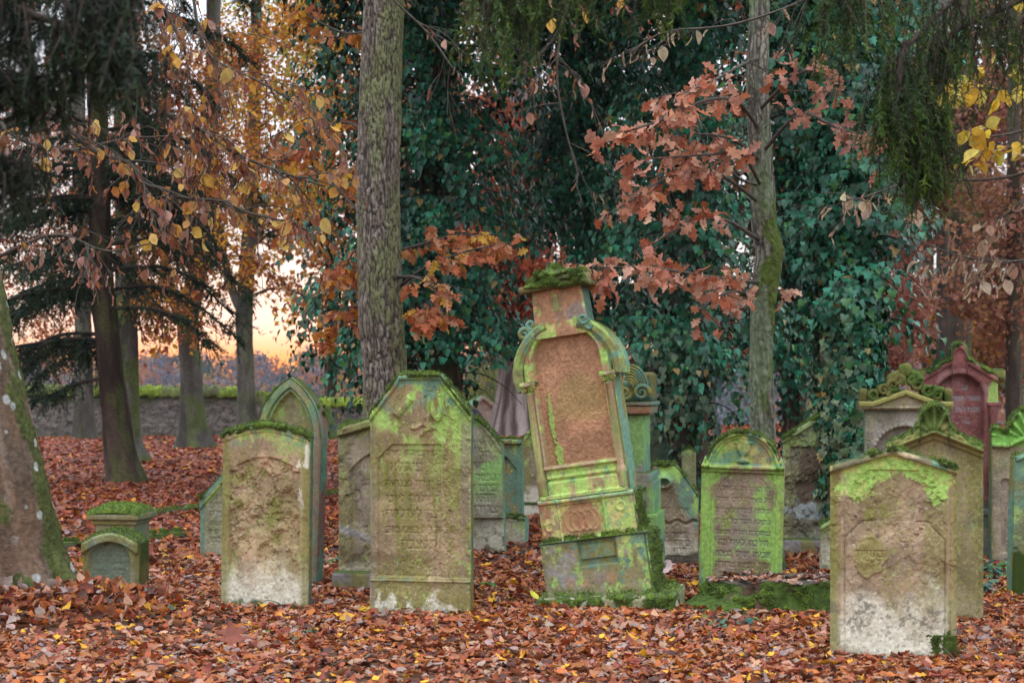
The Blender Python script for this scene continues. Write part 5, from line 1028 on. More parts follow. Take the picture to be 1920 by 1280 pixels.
        mm = ss(.45, .6, fbm(q * np.array([5, 5, 2]), 4, seed + 3) + .2 * np.exp(-hgt / .6) + .1 * ca - .08) * moss * 2; col = mix(col, np.array((.09, .12, .025)) * (.6 + .8 * f)[..., None], np.clip(mm, 0, 1) * .85)
    R_ = R_ + dis - .006
    V = c[:, None] + R_[..., None] * (ca[..., None] * e1[:, None] + sa[..., None] * e2[:, None])
    return mesh_np(name, V, grid_faces(n, ns, True)[:, ::-1], M_BARK, parent, col.reshape(-1, 3))
def tree_thing(name, label, cat, p, group='trees around the graveyard'):
    return thing(name, label, cat, (0, 0, 0), group=group)
def pxpath(L, d=None): return np.array([P(q[0], q[1], q[2] if len(q) > 2 else d) for q in L])
def px_trunk(T, L, d, style, seed, **k):
    """L: (px, py, half width px) from foot to top; all at distance d"""
    pts = np.array([P(x, y, d) for x, y, _ in L]); rad = np.array([h * d / FPX for *_, h in L])
    if pts[0, 2] > -.2: pts = np.vstack([[pts[0, 0] , pts[0, 1], -.25], pts]); rad = np.concatenate([[rad[0]], rad])
    footprint(pts[0, 0], pts[0, 1] - rad[0], rad[0], 2 * rad[0], 0)
    return trunk(T, pts, rad, style, seed, **k)
# ---------------------------------------------------------------- twigs with leaves
def branchlets(main, r0, n_side, length, droop=.2, spread=.8, sub=3, seed=0, flat=.5):
    """side twigs along a limb; returns list of (points, radii) and (pos, dir) leaf seats"""
    r = np.random.default_rng(seed); L = []; seats = []; n = len(main)
    L.append((main, np.linspace(r0, r0 * .3, n)))
    for k in range(n_side):
        u = r.uniform(.12, 1) ** .8 * (n - 1); i = int(min(u, n - 2)); p = main[i] + (main[i + 1] - main[i]) * (u - i); t = unit(main[min(i + 1, n - 1)] - main[max(i - 1, 0)])
        dv = unit(t * r.uniform(.3, 1) + rdir(1)[0] * spread * np.array([1, 1, flat])); l = length * r.uniform(.4, 1.15) * (1 - .4 * u / n)
        s = np.linspace(0, 1, 7)[:, None]; w = rdir(1)[0] * .12
        tw = p + dv * l * s + np.array([0, 0, -1]) * droop * l * s ** 2 + w * l * np.sin(s * 5) * s
        L.append((tw, np.linspace(r0 * .28, r0 * .07, 7)))
        for q in np.linspace(.25, 1, 6): j = q * 6; ii = int(min(j, 5)); seats.append((tw[ii] + (tw[ii + 1] - tw[ii]) * (j - ii), unit(tw[ii + 1] - tw[ii])))
        for m in range(sub):
            v = r.uniform(.25, .95); j = int(v * 6); p2 = tw[j]; d2 = unit(unit(tw[min(j + 1, 6)] - tw[max(j - 1, 0)]) + rdir(1)[0] * .8 * np.array([1, 1, flat])); l2 = l * r.uniform(.2, .5)
            t2 = p2 + d2 * l2 * s + np.array([0, 0, -1]) * droop * l2 * s ** 2
            L.append((t2, np.linspace(r0 * .12, r0 * .05, 7)))
            for q in (2, 3, 4, 5, 6): seats.append((t2[q], unit(t2[q] - t2[q - 1])))
    return L, np.array([s[0] for s in seats]), np.array([s[1] for s in seats])
def limb_mesh(T, twigs, col=(.07, .055, .045), name='branch', rmin=.0018):
    mb = MB()
    for p, r_ in twigs: V, Fc = tube(p, np.maximum(r_, rmin), 6 if r_[0] > .012 else 4); mb.add(V, Fc, np.array(col) * (.6 + .8 * fbm(V * 20, 2, 3))[:, None])
    return mb.build(name, M_BARK, T)
def foliage(T, seats, dirs, shapes, size, cols, w=None, per=1, droop=.4, mat=M_DRY, name='foliage', jitter=.01, face=.5, jit=.2):
    mb = MB(); n = len(seats) * per; p = np.repeat(seats, per, 0) + rng.normal(0, jitter, (n, 3)); d = np.repeat(dirs, per, 0)
    ax = unit(d * .5 + rdir(n) * .9 + np.array([0, 0, -1]) * droop * 1.6); nr = unit(rdir(n) + np.array([0, -1, .5]) * face)
    scatter(shapes, p, ax, nr, size * rng.uniform(.6, 1.3, n), palette(n, cols, w, jit), mb); return mb.build(name, mat, T)
def blob_foliage(T, blobs, n, size, cols, w=None, shapes=QUAD, mat=M_DRY, name='foliage', droop=.3, hollow=.5, clump=22):
    """crown of leaf clumps: blobs (centre, radii); leaves gather in small sprays so gaps stay open"""
    mb = MB(); vol = np.array([r[0] * r[1] * r[2] for _, r in blobs]) ** .7; cnt = np.maximum(1, (n * vol / vol.sum() / clump).astype(int))
    for (c, r), m in zip(blobs, cnt):
        u = rdir(m) * (hollow + (1 - hollow) * rng.random((m, 1))) ** .8; cl = np.array(c) + u * np.array(r); cs = min(r) * .20 + size
        p = np.repeat(cl, clump, 0) + rng.normal(0, 1, (m * clump, 3)) * cs * np.array([1, 1, .6]); tone = np.repeat(rng.uniform(.7, 1.3, (m, 1)), clump, 0)
        cc = np.repeat(palette(m, cols, w, .1), clump, 0) * tone * rng.uniform(.8, 1.2, (m * clump, 1))
        scatter(shapes, p, rdir(m * clump) + np.array([0, 0, -droop]), np.repeat(u, clump, 0) + rdir(m * clump) * .8 + np.array([0, 0, .3]), size * rng.uniform(.6, 1.4, m * clump), cc, mb)
    return mb.build(name, mat, T)
DKG = [(.03, .06, .035), (.045, .075, .04), (.05, .055, .03), (.14, .075, .03)]
GOLD = [(.68, .38, .04), (.58, .25, .04), (.46, .16, .03), (.52, .45, .06), (.28, .32, .05)]
RUST = [(.44, .13, .04), (.36, .09, .03), (.50, .21, .07), (.27, .08, .035)]
OAKC = [(.50, .17, .07), (.56, .22, .10), (.40, .12, .05), (.58, .30, .17)]
IVYC = [(.014, .108, .052), (.019, .15, .078), (.034, .20, .112), (.019, .075, .03), (.05, .17, .04)]

# ---------------------------------------------------------------- big beech at the left edge, with its limbs over the picture
def t_beech():
    T = tree_thing('beech_tree', 'big leaning beech trunk with pale lichen spots and mossy root at the left edge', 'tree', None)
    d = 10.75
    L = [(58, 1175, 84), (52, 1110, 76), (36, 1040, 72), (18, 950, 72), (0, 860, 71), (-20, 740, 66), (-42, 620, 62), (-62, 500, 60), (-98, 250, 56), (-128, 0, 52), (-150, -260, 46), (-160, -600, 40)]
    px_trunk(T, L, d, 'beech', 4, ns=220, dz=.012, flare=.62, lobes=4, moss=.62)
    # buttress roots
    for k, pts in enumerate([[(10, 940), (60, 1020), (112, 1078), (158, 1114), (205, 1144)], [(40, 1080), (62, 1130), (80, 1165), (95, 1190)], [(20, 1050), (-10, 1120), (-40, 1180)]]):
        q = np.array([P(x, y, d + .02 * (k == 0) - .12 * (k > 0) - .045 * i - .1 * (k == 1)) for i, (x, y) in enumerate(pts)]); trunk(T, q, np.linspace(.11, .045, len(q)), 'beech', 14 + k, ns=60, dz=.012, name='root', moss=.95, base_z=-5, allmoss=1)
    limbs = [[(-110, 130, 10.6), (10, 100, 9.9), (67, 161, 9.5), (84, 198, 9.4), (134, 245, 9.3), (181, 286, 9.3), (242, 306, 9.3), (269, 343, 9.2), (302, 353, 9.2), (356, 373, 9.2), (407, 376, 9.1), (470, 400, 9.1), (560, 420, 9.0)],
             [(-105, 180, 10.6), (-20, 215, 10), (20, 249, 9.8), (67, 272, 9.7), (141, 281, 9.7), (230, 262, 9.7), (330, 255, 9.6)],
             [(-125, 20, 10.6), (60, -40, 9.9), (170, 70, 9.6), (242, 158, 9.4), (312, 212, 9.3), (386, 249, 9.2), (437, 286, 9.2), (520, 320, 9.1), (610, 350, 9.1)],
             [(-135, -80, 10.6), (120, -140, 9.8), (280, -20, 9.5), (330, 60, 9.3), (352, 120, 9.3), (355, 190, 9.2), (400, 300, 9.2)],
             [(-140, -120, 10.6), (200, -200, 9.6), (340, -60, 9.3), (373, 57, 9.2), (400, 110, 9.2), (480, 150, 9.1), (560, 200, 9.1), (620, 260, 9.0)],
             [(-145, -200, 10.6), (300, -260, 9.4), (620, -160, 9.1), (720, -20, 9.0), (800, 60, 9.0), (850, 130, 8.9)],
             [(-145, -240, 10.6), (300, -320, 9.4), (900, -220, 9.0), (1060, -60, 9.0), (1050, 60, 8.9), (1045, 150, 8.9), (1060, 240, 8.9), (1085, 330, 8.9)],
             [(-60, 520, 10.4), (20, 470, 9.9), (110, 440, 9.5), (200, 470, 9.3), (290, 455, 9.2)]]
    for i, l in enumerate(limbs):
        far = i in (5, 6); m = resample(pxpath(l), 60); tw, s, dr = branchlets(m, .02 if i < 3 else .013, [34, 18, 30, 24, 30, 14, 15, 16][i], .62 if not far else .5, .35, .9, 3, 200 + i)
        limb_mesh(T, tw, (.075, .06, .045)); keep = s[:, 2] < 5.2; s, dr = s[keep], dr[keep]; n = len(s)
        k1 = rng.random(n) < (.30 if not far else .10); foliage(T, s[k1], dr[k1], CURLED, .068, [(.42, .20, .14), (.34, .14, .09), (.46, .27, .20), (.30, .12, .06)], droop=1.0, face=.3)
        k2 = rng.random(n) < (.028 if i < 5 else .006); foliage(T, s[k2], dr[k2], FLAT, .085, [(.72, .42, .08), (.62, .32, .06), (.70, .46, .14)], droop=.5, face=1.1)
        if i < 5: k3 = rng.random(n) < .10; foliage(T, s[k3], dr[k3], CURLED + FLAT, .062, [(.52, .22, .06), (.44, .15, .05), (.55, .28, .1)], droop=.6)
t_beech()
# ---------------------------------------------------------------- oak with furrowed bark behind the relief stone
def t_furrowed():
    T = tree_thing('oak_tree', 'thick straight trunk with deeply furrowed grey-green bark, rising behind the relief stone', 'tree', None)
    d = 14; L = [(738, 1045, 66), (732, 900, 52), (724, 760, 42), (722, 690, 40), (714, 600, 41), (711, 460, 40), (709, 360, 39), (712, 230, 39), (716, 100, 37.5), (720, 0, 37), (724, -160, 35), (726, -500, 31)]
    px_trunk(T, L, d, 'pine', 6, ns=130, dz=.016, flare=.25, lobes=5)
    limbs = [[(745, 470, 14), (800, 455, 14.2), (860, 440, 14.4), (930, 440, 14.5)], [(745, 540, 14), (800, 500, 13.8), (880, 470, 13.8), (960, 455, 13.8)], [(740, 520, 14), (780, 520, 13.6), (815, 545, 13.5), (800, 580, 13.5)],
             [(690, 420, 14), (640, 360, 14.4), (590, 320, 14.8), (520, 300, 15)], [(690, 560, 14), (650, 590, 14.4), (610, 640, 14.6)], [(690, 250, 14), (650, 230, 14.5), (600, 250, 15), (560, 290, 15.2)], [(695, 60, 14), (640, 60, 14.5), (560, 20, 15)], [(690, 480, 14), (665, 470, 14.2), (640, 520, 14.2)]]
    for i, l in enumerate(limbs):
        m = resample(pxpath(l), 24); tw, s, dr = branchlets(m, .016, 15 if i < 3 else 12, .42, .14, .9, 3, 300 + i, .25); limb_mesh(T, tw)
        k = rng.random(len(s)) < (.36 if i < 3 else .32); foliage(T, s[k], dr[k], OAK, .108, OAKC + [(.60, .34, .06)] if i < 3 else GOLD[:3] + OAKC, droop=.35, face=.9)
t_furrowed()
# ---------------------------------------------------------------- slender oak with salmon leaves
def t_oak():
    T = tree_thing('oak_tree', 'slender crooked trunk with a mossy kink and salmon oak leaves, behind the urn stone', 'tree', None)
    d = 13; L = [(1434, 1070, 36), (1431, 840, 23), (1429, 750, 21.5), (1427, 650, 21), (1430, 570, 22.5), (1439, 505, 25), (1443, 470, 26), (1433, 425, 23), (1428, 330, 22.5), (1424, 250, 21), (1420, 150, 20), (1423, 60, 18.5), (1424, 0, 18), (1424, -150, 17), (1420, -500, 14)]
    px_trunk(T, L, d, 'oak', 8, ns=90, dz=.016, flare=.3, lobes=5, moss=.5)
    limbs = [[(1422, 240, 16), (1380, 190, 15.2), (1320, 190, 14.6), (1240, 225, 14.2), (1130, 262, 13.9)], [(1422, 110, 16), (1395, 120, 15.2), (1340, 150, 14.8), (1270, 180, 14.4)], [(1424, 380, 16), (1350, 330, 15), (1260, 330, 14.4), (1160, 390, 14)],
             [(1428, 530, 16), (1340, 520, 15), (1240, 505, 14.2), (1110, 500, 13.9)], [(1425, 545, 16), (1360, 550, 15.2), (1310, 580, 14.8)], [(1425, 450, 16), (1350, 410, 15), (1270, 430, 14.6), (1220, 460, 14.4)],
             [(1420, 210, 16), (1470, 160, 15.4), (1520, 130, 15), (1560, 150, 14.8)], [(1425, 290, 16), (1500, 215, 15.2), (1570, 240, 14.8), (1650, 265, 14.6)], [(1428, 350, 16), (1390, 290, 15), (1330, 290, 14.6), (1200, 300, 14.2)], [(1425, 300, 16), (1370, 260, 15), (1300, 250, 14.4)]]
    for i, l in enumerate(limbs):
        m = resample(pxpath([(u, v, w * .8125) for u, v, w in l]), 30); tw, s, dr = branchlets(m, .018, [22, 14, 18, 26, 9, 11, 10, 13, 10, 8][i], .46, .12, .9, 3, 400 + i, .22); limb_mesh(T, tw, (.09, .075, .06))
        tx = np.interp(s[:, 2], [.05, 1.51, 2.48, 4.03, 5.57], [2.585, 2.56, 2.6, 2.52, 2.52]); k = (rng.random(len(s)) < (.27 if i not in (6, 7) else .2)) & (np.abs(s[:, 0] - tx * s[:, 1] / 16) > .11); foliage(T, s[k], dr[k], OAK, .112, [(.54, .20, .115), (.60, .27, .165), (.42, .13, .06), (.66, .36, .25), (.5, .24, .16)] if i not in (6, 7) else [(.50, .22, .14), (.42, .2, .15)], droop=.3, face=1.0)
    # bare lower twigs in front of the trunk
    m = resample(pxpath([(1425, 350, 13), (1380, 330, 12.6), (1320, 270, 12.4), (1290, 200, 12.2)]), 20); tw, s, dr = branchlets(m, .012, 14, .6, .1, .8, 2, 450); limb_mesh(T, tw, (.12, .1, .09))
t_oak()
# ---------------------------------------------------------------- firs and other trunks before the wall
def needle_spray(mb, base, dirs, lens, cols, per=26, size=.05, droop=.25, wid=.10, flat=True, seg=1):
    """flat needle fans along many twigs"""
    n = len(base); u = np.tile(np.linspace(.08, 1, per), n)[:, None]; b = np.repeat(base, per, 0); d = np.repeat(unit(dirs), per, 0); l = np.repeat(lens, per)[:, None]
    p = b + d * l * u + np.array([0, 0, -1]) * droop * l * u ** 2; side = unit(np.cross(d, np.array([0, 0, 1.]) + .01)) * np.where(np.arange(n * per) % 2, 1, -1)[:, None]
    ax = unit(d * .7 + side * .9 + rng.normal(0, .25, (n * per, 3))); T = np.array([(-wid, 0, 0), (wid, 0, 0), (wid * .4, 1, 0), (-wid * .4, 1, 0)])
    scatter([(T, np.array([(0, 1, 2, 3)]))], p, ax, rdir(n * per) + np.array([0, 0, 1.]), size * rng.uniform(.7, 1.2, n * per), np.repeat(cols, per, 0), mb)
def t_fir():
    T = tree_thing('fir_tree', 'dark fir with drooping needle boughs and a red-brown trunk, left foreground of the wall', 'tree', None)
    d = 24.5; L = [(236, 903, 34), (226, 860, 29), (215, 760, 26), (203, 650, 24), (192, 540, 23), (188, 420, 21), (184, 250, 20), (180, 60, 18), (178, -150, 16), (176, -500, 12)]
    px_trunk(T, L, d, 'fir', 10, ns=70, dz=.05, flare=.4, lobes=5, moss=.25)
    G = [(.022, .055, .028), (.032, .075, .035), (.045, .085, .03), (.018, .042, .03)]
    limbs = []
    for k in range(64):
        h = rng.uniform(3.5, 8.6) if k > 16 else rng.uniform(1.6, 5); a = rng.uniform(0, 2 * np.pi) if k > 16 else np.pi + rng.uniform(-.9, .9); limbs.append((h, a, rng.uniform(1.2, 3.0)))
    limbs += [(3.3, .15, 2.3), (2.7, -.2, 1.9), (3.0, .35, 2.1), (3.7, -.1, 2.4), (2.3, np.pi, 1.6), (1.6, np.pi + .3, 1.3)]
    tws = []; mb = MB()
    for h, a, l in limbs:
        x0 = np.interp(h, [0, 3, 9], [PX(226, d), PX(192, d), PX(180, d)]); s = np.linspace(0, 1, 14)[:, None]; dv = np.array([math.cos(a), math.sin(a), 0])
        m = np.array([x0, d, h]) + dv * l * s + np.array([0, 0, 1]) * (.25 * l * s - .55 * l * s ** 2); tws.append((m, np.linspace(.035, .008, 14)))
        m += rdir(1)[0] * .18 * np.sin(s * rng.uniform(3, 7)) * s; n = int(20 + 26 * l)
        q = rng.uniform(.12, 1, n) * 13; i = np.minimum(q.astype(int), 12); b = m[i] + (m[i + 1] - m[i]) * (q - i)[:, None]
        dd = dv * rng.uniform(.1, .8, (n, 1)) + rng.normal(0, .55, (n, 3)) * np.array([1, 1, .4]) + np.array([0, 0, -.35]); ll = rng.uniform(.12, .55, n) * (1.15 - .5 * q / 13)
        per = 24; k = np.repeat(np.arange(n), per); uu = np.tile(np.linspace(.05, 1, per), n)[:, None]; pp = b[k] + unit(dd)[k] * ll[k][:, None] * uu + np.array([0, 0, -.45]) * ll[k][:, None] * uu ** 2
        TT = np.array([(-.12, 0, 0), (.12, 0, 0), (.05, 1, 0), (-.05, 1, 0)]); scatter([(TT, np.array([(0, 1, 2, 3)]))], pp, unit(dd)[k] * .7 + rdir(n * per) * .75, rdir(n * per), .07 * rng.uniform(.6, 1.2, n * per), palette(n, G)[k], mb)
        for p, q_, r_ in list(zip(b, dd, ll))[::2]: tws.append((p + unit(q_) * r_ * np.linspace(0, 1, 4)[:, None] + np.array([0, 0, -.45]) * r_ * np.linspace(0, 1, 4)[:, None] ** 2, np.linspace(.008, .003, 4)))
    limb_mesh(T, tws, (.06, .045, .035)); mb.build('needles', M_NEEDLE, T)
t_fir()
def t_simple(label, L, d, style, seed, name='broadleaf_tree', forks=(), fol=None, moss=.4, cat='tree', flare=.3, ns=48):
    T = tree_thing(name, label, cat, None); px_trunk(T, L, d, style, seed, ns=ns, dz=.06, flare=flare, moss=moss)
    for i, f in enumerate(forks): pts = pxpath([q[:2] for q in f], d); trunk(T, pts, np.array([q[2] * d / FPX for q in f]), style, seed + 20 + i, ns=24, dz=.08, name='limb', moss=moss, base_z=-5)
    if fol: blob_foliage(T, [((PX(x, dd), dd, CH - (y - HZ) * dd / FPX), (rx * dd / FPX, rx * dd / FPX * .9, ry * dd / FPX)) for x, y, rx, ry, dd in fol[0]], fol[1], fol[2], fol[3], fol[4] if len(fol) > 4 else None)
    return T
t_simple('grey trunk with a mossy flared foot, just right of the red-brown fir trunk', [(243, 868, 30), (240, 820, 23), (239, 700, 21), (237, 600, 21), (236, 450, 20), (232, 250, 18), (230, 0, 16), (228, -300, 13)], 31, 'grey', 31, moss=.5, flare=.7, forks=[[(237, 590, 10), (270, 520, 8), (310, 440, 6), (340, 330, 4)]],
         fol=([(260, 330, 90, 90, 31), (330, 200, 90, 90, 32), (250, 120, 90, 90, 31), (150, 420, 70, 70, 32), (300, 470, 60, 50, 30), (270, 560, 40, 50, 30)], 8500, .09, RUST + DKG[:2] + [(.5, .22, .05)]))
t_simple('twin-stemmed grey trunk with ivy on its foot, standing before the wall', [(366, 843, 30), (362, 790, 23), (358, 690, 20), (352, 610, 20), (360, 560, 20), (376, 480, 19), (388, 400, 18), (396, 250, 16), (400, 50, 14), (404, -250, 11)], 38, 'grey', 32, moss=.4, flare=.7, forks=[[(350, 610, 13), (325, 560, 11), (312, 500, 10), (306, 380, 8), (304, 200, 6)]],
         fol=([(330, 400, 80, 80, 38), (420, 300, 70, 80, 37), (300, 250, 80, 80, 39), (420, 120, 80, 80, 38), (350, 540, 50, 40, 37), (420, 500, 40, 60, 37), (300, 610, 40, 40, 37)], 8500, .105, RUST + GOLD[:2]))
t_simple('pale grey forked trunk in front of the wall, nearest to the sunset glow', [(466, 822, 24), (463, 770, 18), (460, 680, 16), (458, 600, 16), (462, 520, 15), (470, 400, 14), (476, 250, 13), (480, 50, 11), (484, -250, 9)], 45, 'grey', 33, moss=.2, forks=[[(456, 590, 10), (436, 545, 9), (424, 500, 8), (405, 400, 6), (390, 280, 4)]],
         fol=([(500, 130, 90, 80, 44), (560, 60, 80, 70, 45), (430, 250, 70, 70, 44), (520, 330, 70, 60, 45), (590, 380, 60, 60, 44), (440, 400, 60, 50, 45), (570, 220, 60, 60, 43), (450, 60, 60, 60, 46)], 11500, .115, GOLD, [3, 4, 3, 3, 2]))
t_simple('dim grey trunk close to the wall, mostly behind fir boughs at the far left', [(160, 830, 24), (158, 760, 18), (157, 690, 17), (156, 600, 16), (150, 400, 14), (146, 100, 12), (140, -250, 9)], 44, 'grey', 34, moss=.15, fol=([(60, 480, 90, 80, 45), (40, 250, 100, 90, 45), (150, 300, 80, 90, 46), (100, 600, 60, 40, 45)], 7500, .11, RUST))
def sky_twigs():
    for nm, d, ls in (('broadleaf_tree.001', 38, [[(385, 470), (330, 420), (270, 400)], [(392, 350), (450, 300), (520, 290)], [(365, 560), (300, 540), (250, 560)], [(380, 500), (440, 480), (500, 500)]]), ('broadleaf_tree.002', 45, [[(466, 470), (520, 430), (600, 420)], [(470, 380), (540, 330), (620, 330)], [(460, 560), (520, 540), (590, 560)], [(464, 500), (420, 450), (370, 440)], [(474, 250), (540, 200), (620, 180)]]), ('broadleaf_tree', 31, [[(236, 500), (290, 460), (350, 470)], [(234, 400), (300, 350), (380, 340)], [(236, 560), (290, 570), (340, 600)]])):
        T = bpy.data.objects[nm]
        for i, l in enumerate(ls):
            m = resample(pxpath(l, d), 24); tw, s, dr = branchlets(m, .05, 16, 1.5, .2, .9, 4, 900 + i, .7); limb_mesh(T, tw, (.05, .035, .028), rmin=.005); k = rng.random(len(s)) < .5
            foliage(T, s[k], dr[k], FLAT, .13, RUST + GOLD[:2], per=1, droop=.5, jitter=.12)
sky_twigs()
def fluted():
    T = tree_thing('redwood_tree', 'pale purple-grey fluted redwood trunk with rust-red foliage, left behind the leaning monument', 'tree', None); d = 47
    px_trunk(T, [(962, 816, 46), (962, 790, 40), (964, 740, 33), (966, 680, 29), (968, 600, 26), (970, 450, 22), (972, 200, 16), (972, -200, 9)], d, 'fluted', 35, ns=140, dz=.08, flare=.3, lobes=7)
    b = [(900, 570, 70, 45), (960, 540, 60, 45), (880, 530, 60, 40), (1000, 590, 50, 40), (925, 615, 50, 26), (980, 480, 60, 50), (900, 440, 60, 50), (960, 360, 70, 60), (940, 260, 60, 60), (1010, 300, 50, 60)]
    blob_foliage(T, [((PX(x, d), d - 1, CH - (y - HZ) * d / FPX), (rx * d / FPX, 1.2, ry * d / FPX)) for x, y, rx, ry in b], 9000, .2, [(.36, .08, .035), (.28, .06, .03), (.42, .13, .05)], droop=.6)
fluted()
# ---------------------------------------------------------------- ivy-clad trees
def ivy_on(T, axis_pts, rad, shoots, leaf, per=30, hug=2600, hug_top=9, seed=0, shapes=IVYS, cols=IVYC, pale_low=0):
    r = np.random.default_rng(seed); mb = MB(); tw = []; zz = axis_pts[:, 2]; ctr = lambda z: np.stack([np.interp(z, zz, axis_pts[:, 0]), np.interp(z, zz, axis_pts[:, 1]), z], -1)
    S = []; N_ = []; A_ = []; TN = []
    for h, a, l in shoots:
        s = np.linspace(0, 1, 10)[:, None]; dv = np.array([math.cos(a), math.sin(a), 0]); p0 = ctr(np.array(h)); m = p0 + dv * rad + dv * l * s + np.array([0, 0, 1]) * (.35 * l * s - .75 * l * s ** 2) + rdir(1)[0] * .1 * l * s
        tw.append((m, np.linspace(.012, .004, 10))); k = int(per * l / .8) + 4; q = np.clip(r.beta(2.2, 1.3, k), 0, .999) * 9; i = q.astype(int); base = m[i] + (m[i + 1] - m[i]) * (q - i)[:, None]
        off = rdir(k) * r.uniform(.02, .24, (k, 1)) * (.5 + .7 * l); TN.append(np.full(k, r.uniform(.35, 1.25) * (.75 + .5 * (h % 1.3 > .6)))); S.append(base + off); N_.append(unit(off) * .7 + dv * .7 + np.array([0, -.3, .35])); A_.append(unit(off) * .4 + np.array([0, 0, -1.0]) + dv * .3)
    if hug:
        z = r.uniform(-.05, hug_top, hug); a = r.uniform(0, 2 * np.pi, hug); dv = np.stack([np.cos(a), np.sin(a), 0 * a], 1); keep = fbm(np.stack([a * 1.2, z * 1.6, 0 * a], 1), 3, seed) > .36; z, a, dv = z[keep], a[keep], dv[keep]
        TN.append(r.uniform(.6, 1.2, len(z))); S.append(ctr(z) + dv * (rad + r.uniform(.01, .12, len(z)))[:, None]); N_.append(dv + rdir(len(z)) * .45 + np.array([0, 0, .25])); A_.append(np.array([0, 0, -1.]) + rdir(len(z)) * .45)
    S, N_, A_, TN = map(np.concatenate, (S, N_, A_, TN)); n = len(S); c = palette(n, cols, [3, 4, 3, 2, 2], .3) * TN[:, None]; c = np.where((r.random(n) < .025)[:, None], np.array([[.30, .20, .05]]), c)
    if pale_low: c = mix(c, np.array((.20, .25, .13)) * r.uniform(.5, 1.2, (n, 1)), (r.random(n) < .55) * ss(2.6, 1.2, S[:, 2]) * ss(.2, -.25, S[:, 0] - ctr(S[:, 2])[:, 0]) * pale_low)
    ok = ~((S[:, 1] > 17) & (S[:, 0] > PX(893, 21)) & (S[:, 0] < PX(1010, 21)) & (S[:, 2] < 1.78)); S, A_, N_, c = S[ok], A_[ok], N_[ok], c[ok]; n = len(S)   # the broad mantle ends above the fluted trunk
    scatter(shapes, S, A_ + rdir(n) * .35, N_ + rdir(n) * .3, leaf * r.uniform(.4, 1.3, n), c, mb); limb_mesh(T, tw, (.06, .045, .035), 'ivy_stem'); mb.build('ivy', M_IVY, T)
def shoots_for(n, h0, h1, l_lo, l_hi, side=None, fall=0, seed=0):
    r = np.random.default_rng(seed); out = []
    for _ in range(n):
        h = r.uniform(h0, h1); a = r.uniform(0, 2 * np.pi)
        if side is not None and r.random() < .6: a = side + r.normal(0, .7)
        out.append((h, a, r.uniform(l_lo, l_hi) * (1 - fall * (h - h0) / (h1 - h0))))
    return out
def ivy_tree(label, L, d, shoots, leaf, style='dark', seed=0, per=30, hug=2600, hug_top=8, shapes=HEART, pale=0, stems=4, moss=.2):
    T = tree_thing('ivy_covered_tree', label, 'tree', None, 'ivy-covered trees behind the stones'); px_trunk(T, L, d, style, seed, ns=60, dz=.05, flare=.2, moss=moss)
    pts = np.array([P(x, y, d) for x, y, _ in L]); o = np.argsort(pts[:, 2]); rad = np.mean([h for *_, h in L]) * d / FPX
    for k in range(stems):      # old ivy stems climbing the bark
        a0 = rng.uniform(np.pi, 2 * np.pi); z = np.linspace(0, pts[:, 2].max() * .9, 50); a = a0 + .5 * np.sin(z * .9 + k) ; c = np.stack([np.interp(z, pts[o, 2], pts[o, 0]) + (rad + .015) * np.cos(a), np.interp(z, pts[o, 2], pts[o, 1]) + (rad + .015) * np.sin(a), z], 1)
        V, Fc = tube(c, np.full(50, .022), 7); mesh_np('ivy_stem', V, Fc, M_BARK, T, np.array((.14, .075, .055)) * (.5 + fbm(V * 20, 3, k))[:, None])
    ivy_on(T, pts[o], rad, shoots, leaf, per, hug, hug_top, seed, shapes, pale_low=pale); return T
FR = 3 * np.pi / 2
ivy_tree('ivy-covered tree with a broad dark green mantle, right of the furrowed trunk', [(838, 935, 44), (832, 800, 36), (826, 650, 33), (822, 450, 32), (818, 250, 30), (816, 0, 27), (814, -300, 22)], 21,
         shoots_for(190, 2.0, 8.6, .5, 1.45, FR, .1, 1) + shoots_for(40, 1.5, 3.2, .5, 1.35, np.pi, 0, 2) + [(rng.uniform(2.2, 7.5), np.pi + rng.normal(0, .3), rng.uniform(1.2, 2.0)) for _ in range(46)], .09, seed=51, per=56, hug=3000)
ivy_tree('ivy-covered tree hidden in its own foliage, straight behind the leaning monument', [(1110, 905, 32), (1110, 700, 27), (1106, 450, 25), (1104, 200, 23), (1100, -250, 18)], 24.5,
         shoots_for(190, 2.4, 9.4, .6, 1.6, FR, .1, 3) + [(rng.uniform(4.2, 9), np.pi + rng.normal(0, .4), rng.uniform(1.0, 1.7)) for _ in range(18)], .10, seed=52, per=58, hug=1800)
ivy_tree('ivy-covered tree with pale lower leaves, between the leaning monument and the slender oak', [(1296, 950, 40), (1292, 800, 36), (1288, 600, 33), (1284, 350, 30), (1282, 0, 26), (1280, -300, 20)], 19.5,
         shoots_for(200, 1.7, 8.0, .5, 1.35, FR, .1, 4) + shoots_for(30, 1.1, 2.4, .3, .7, FR, 0, 14), .09, seed=53, per=54, hug=3600, pale=.8)
ivy_tree('slim ivy-covered tree between the slender oak and the ivy-wrapped bole', [(1490, 950, 24), (1490, 800, 22), (1492, 500, 20), (1494, 100, 18), (1496, -300, 14)], 21.5,
         shoots_for(150, 1.9, 8.6, .5, 1.25, FR, .1, 5), .09, seed=54, per=54, hug=2200)
ivy_tree('stout bole wrapped in large ivy leaves to the ground, left of the scroll-crested stone', [(1596, 1040, 62), (1594, 900, 52), (1592, 760, 50), (1590, 600, 48), (1588, 400, 46), (1586, 150, 42), (1584, -300, 34)], 14.2,
         shoots_for(80, 2.1, 6.2, .25, .7, FR, 0, 6) + shoots_for(70, 3.9, 6.2, .35, .9, FR, 0, 7), .078, style='oak', seed=55, per=50, hug=12500, hug_top=5.6, shapes=IVYS, pale=1.0, moss=.3)
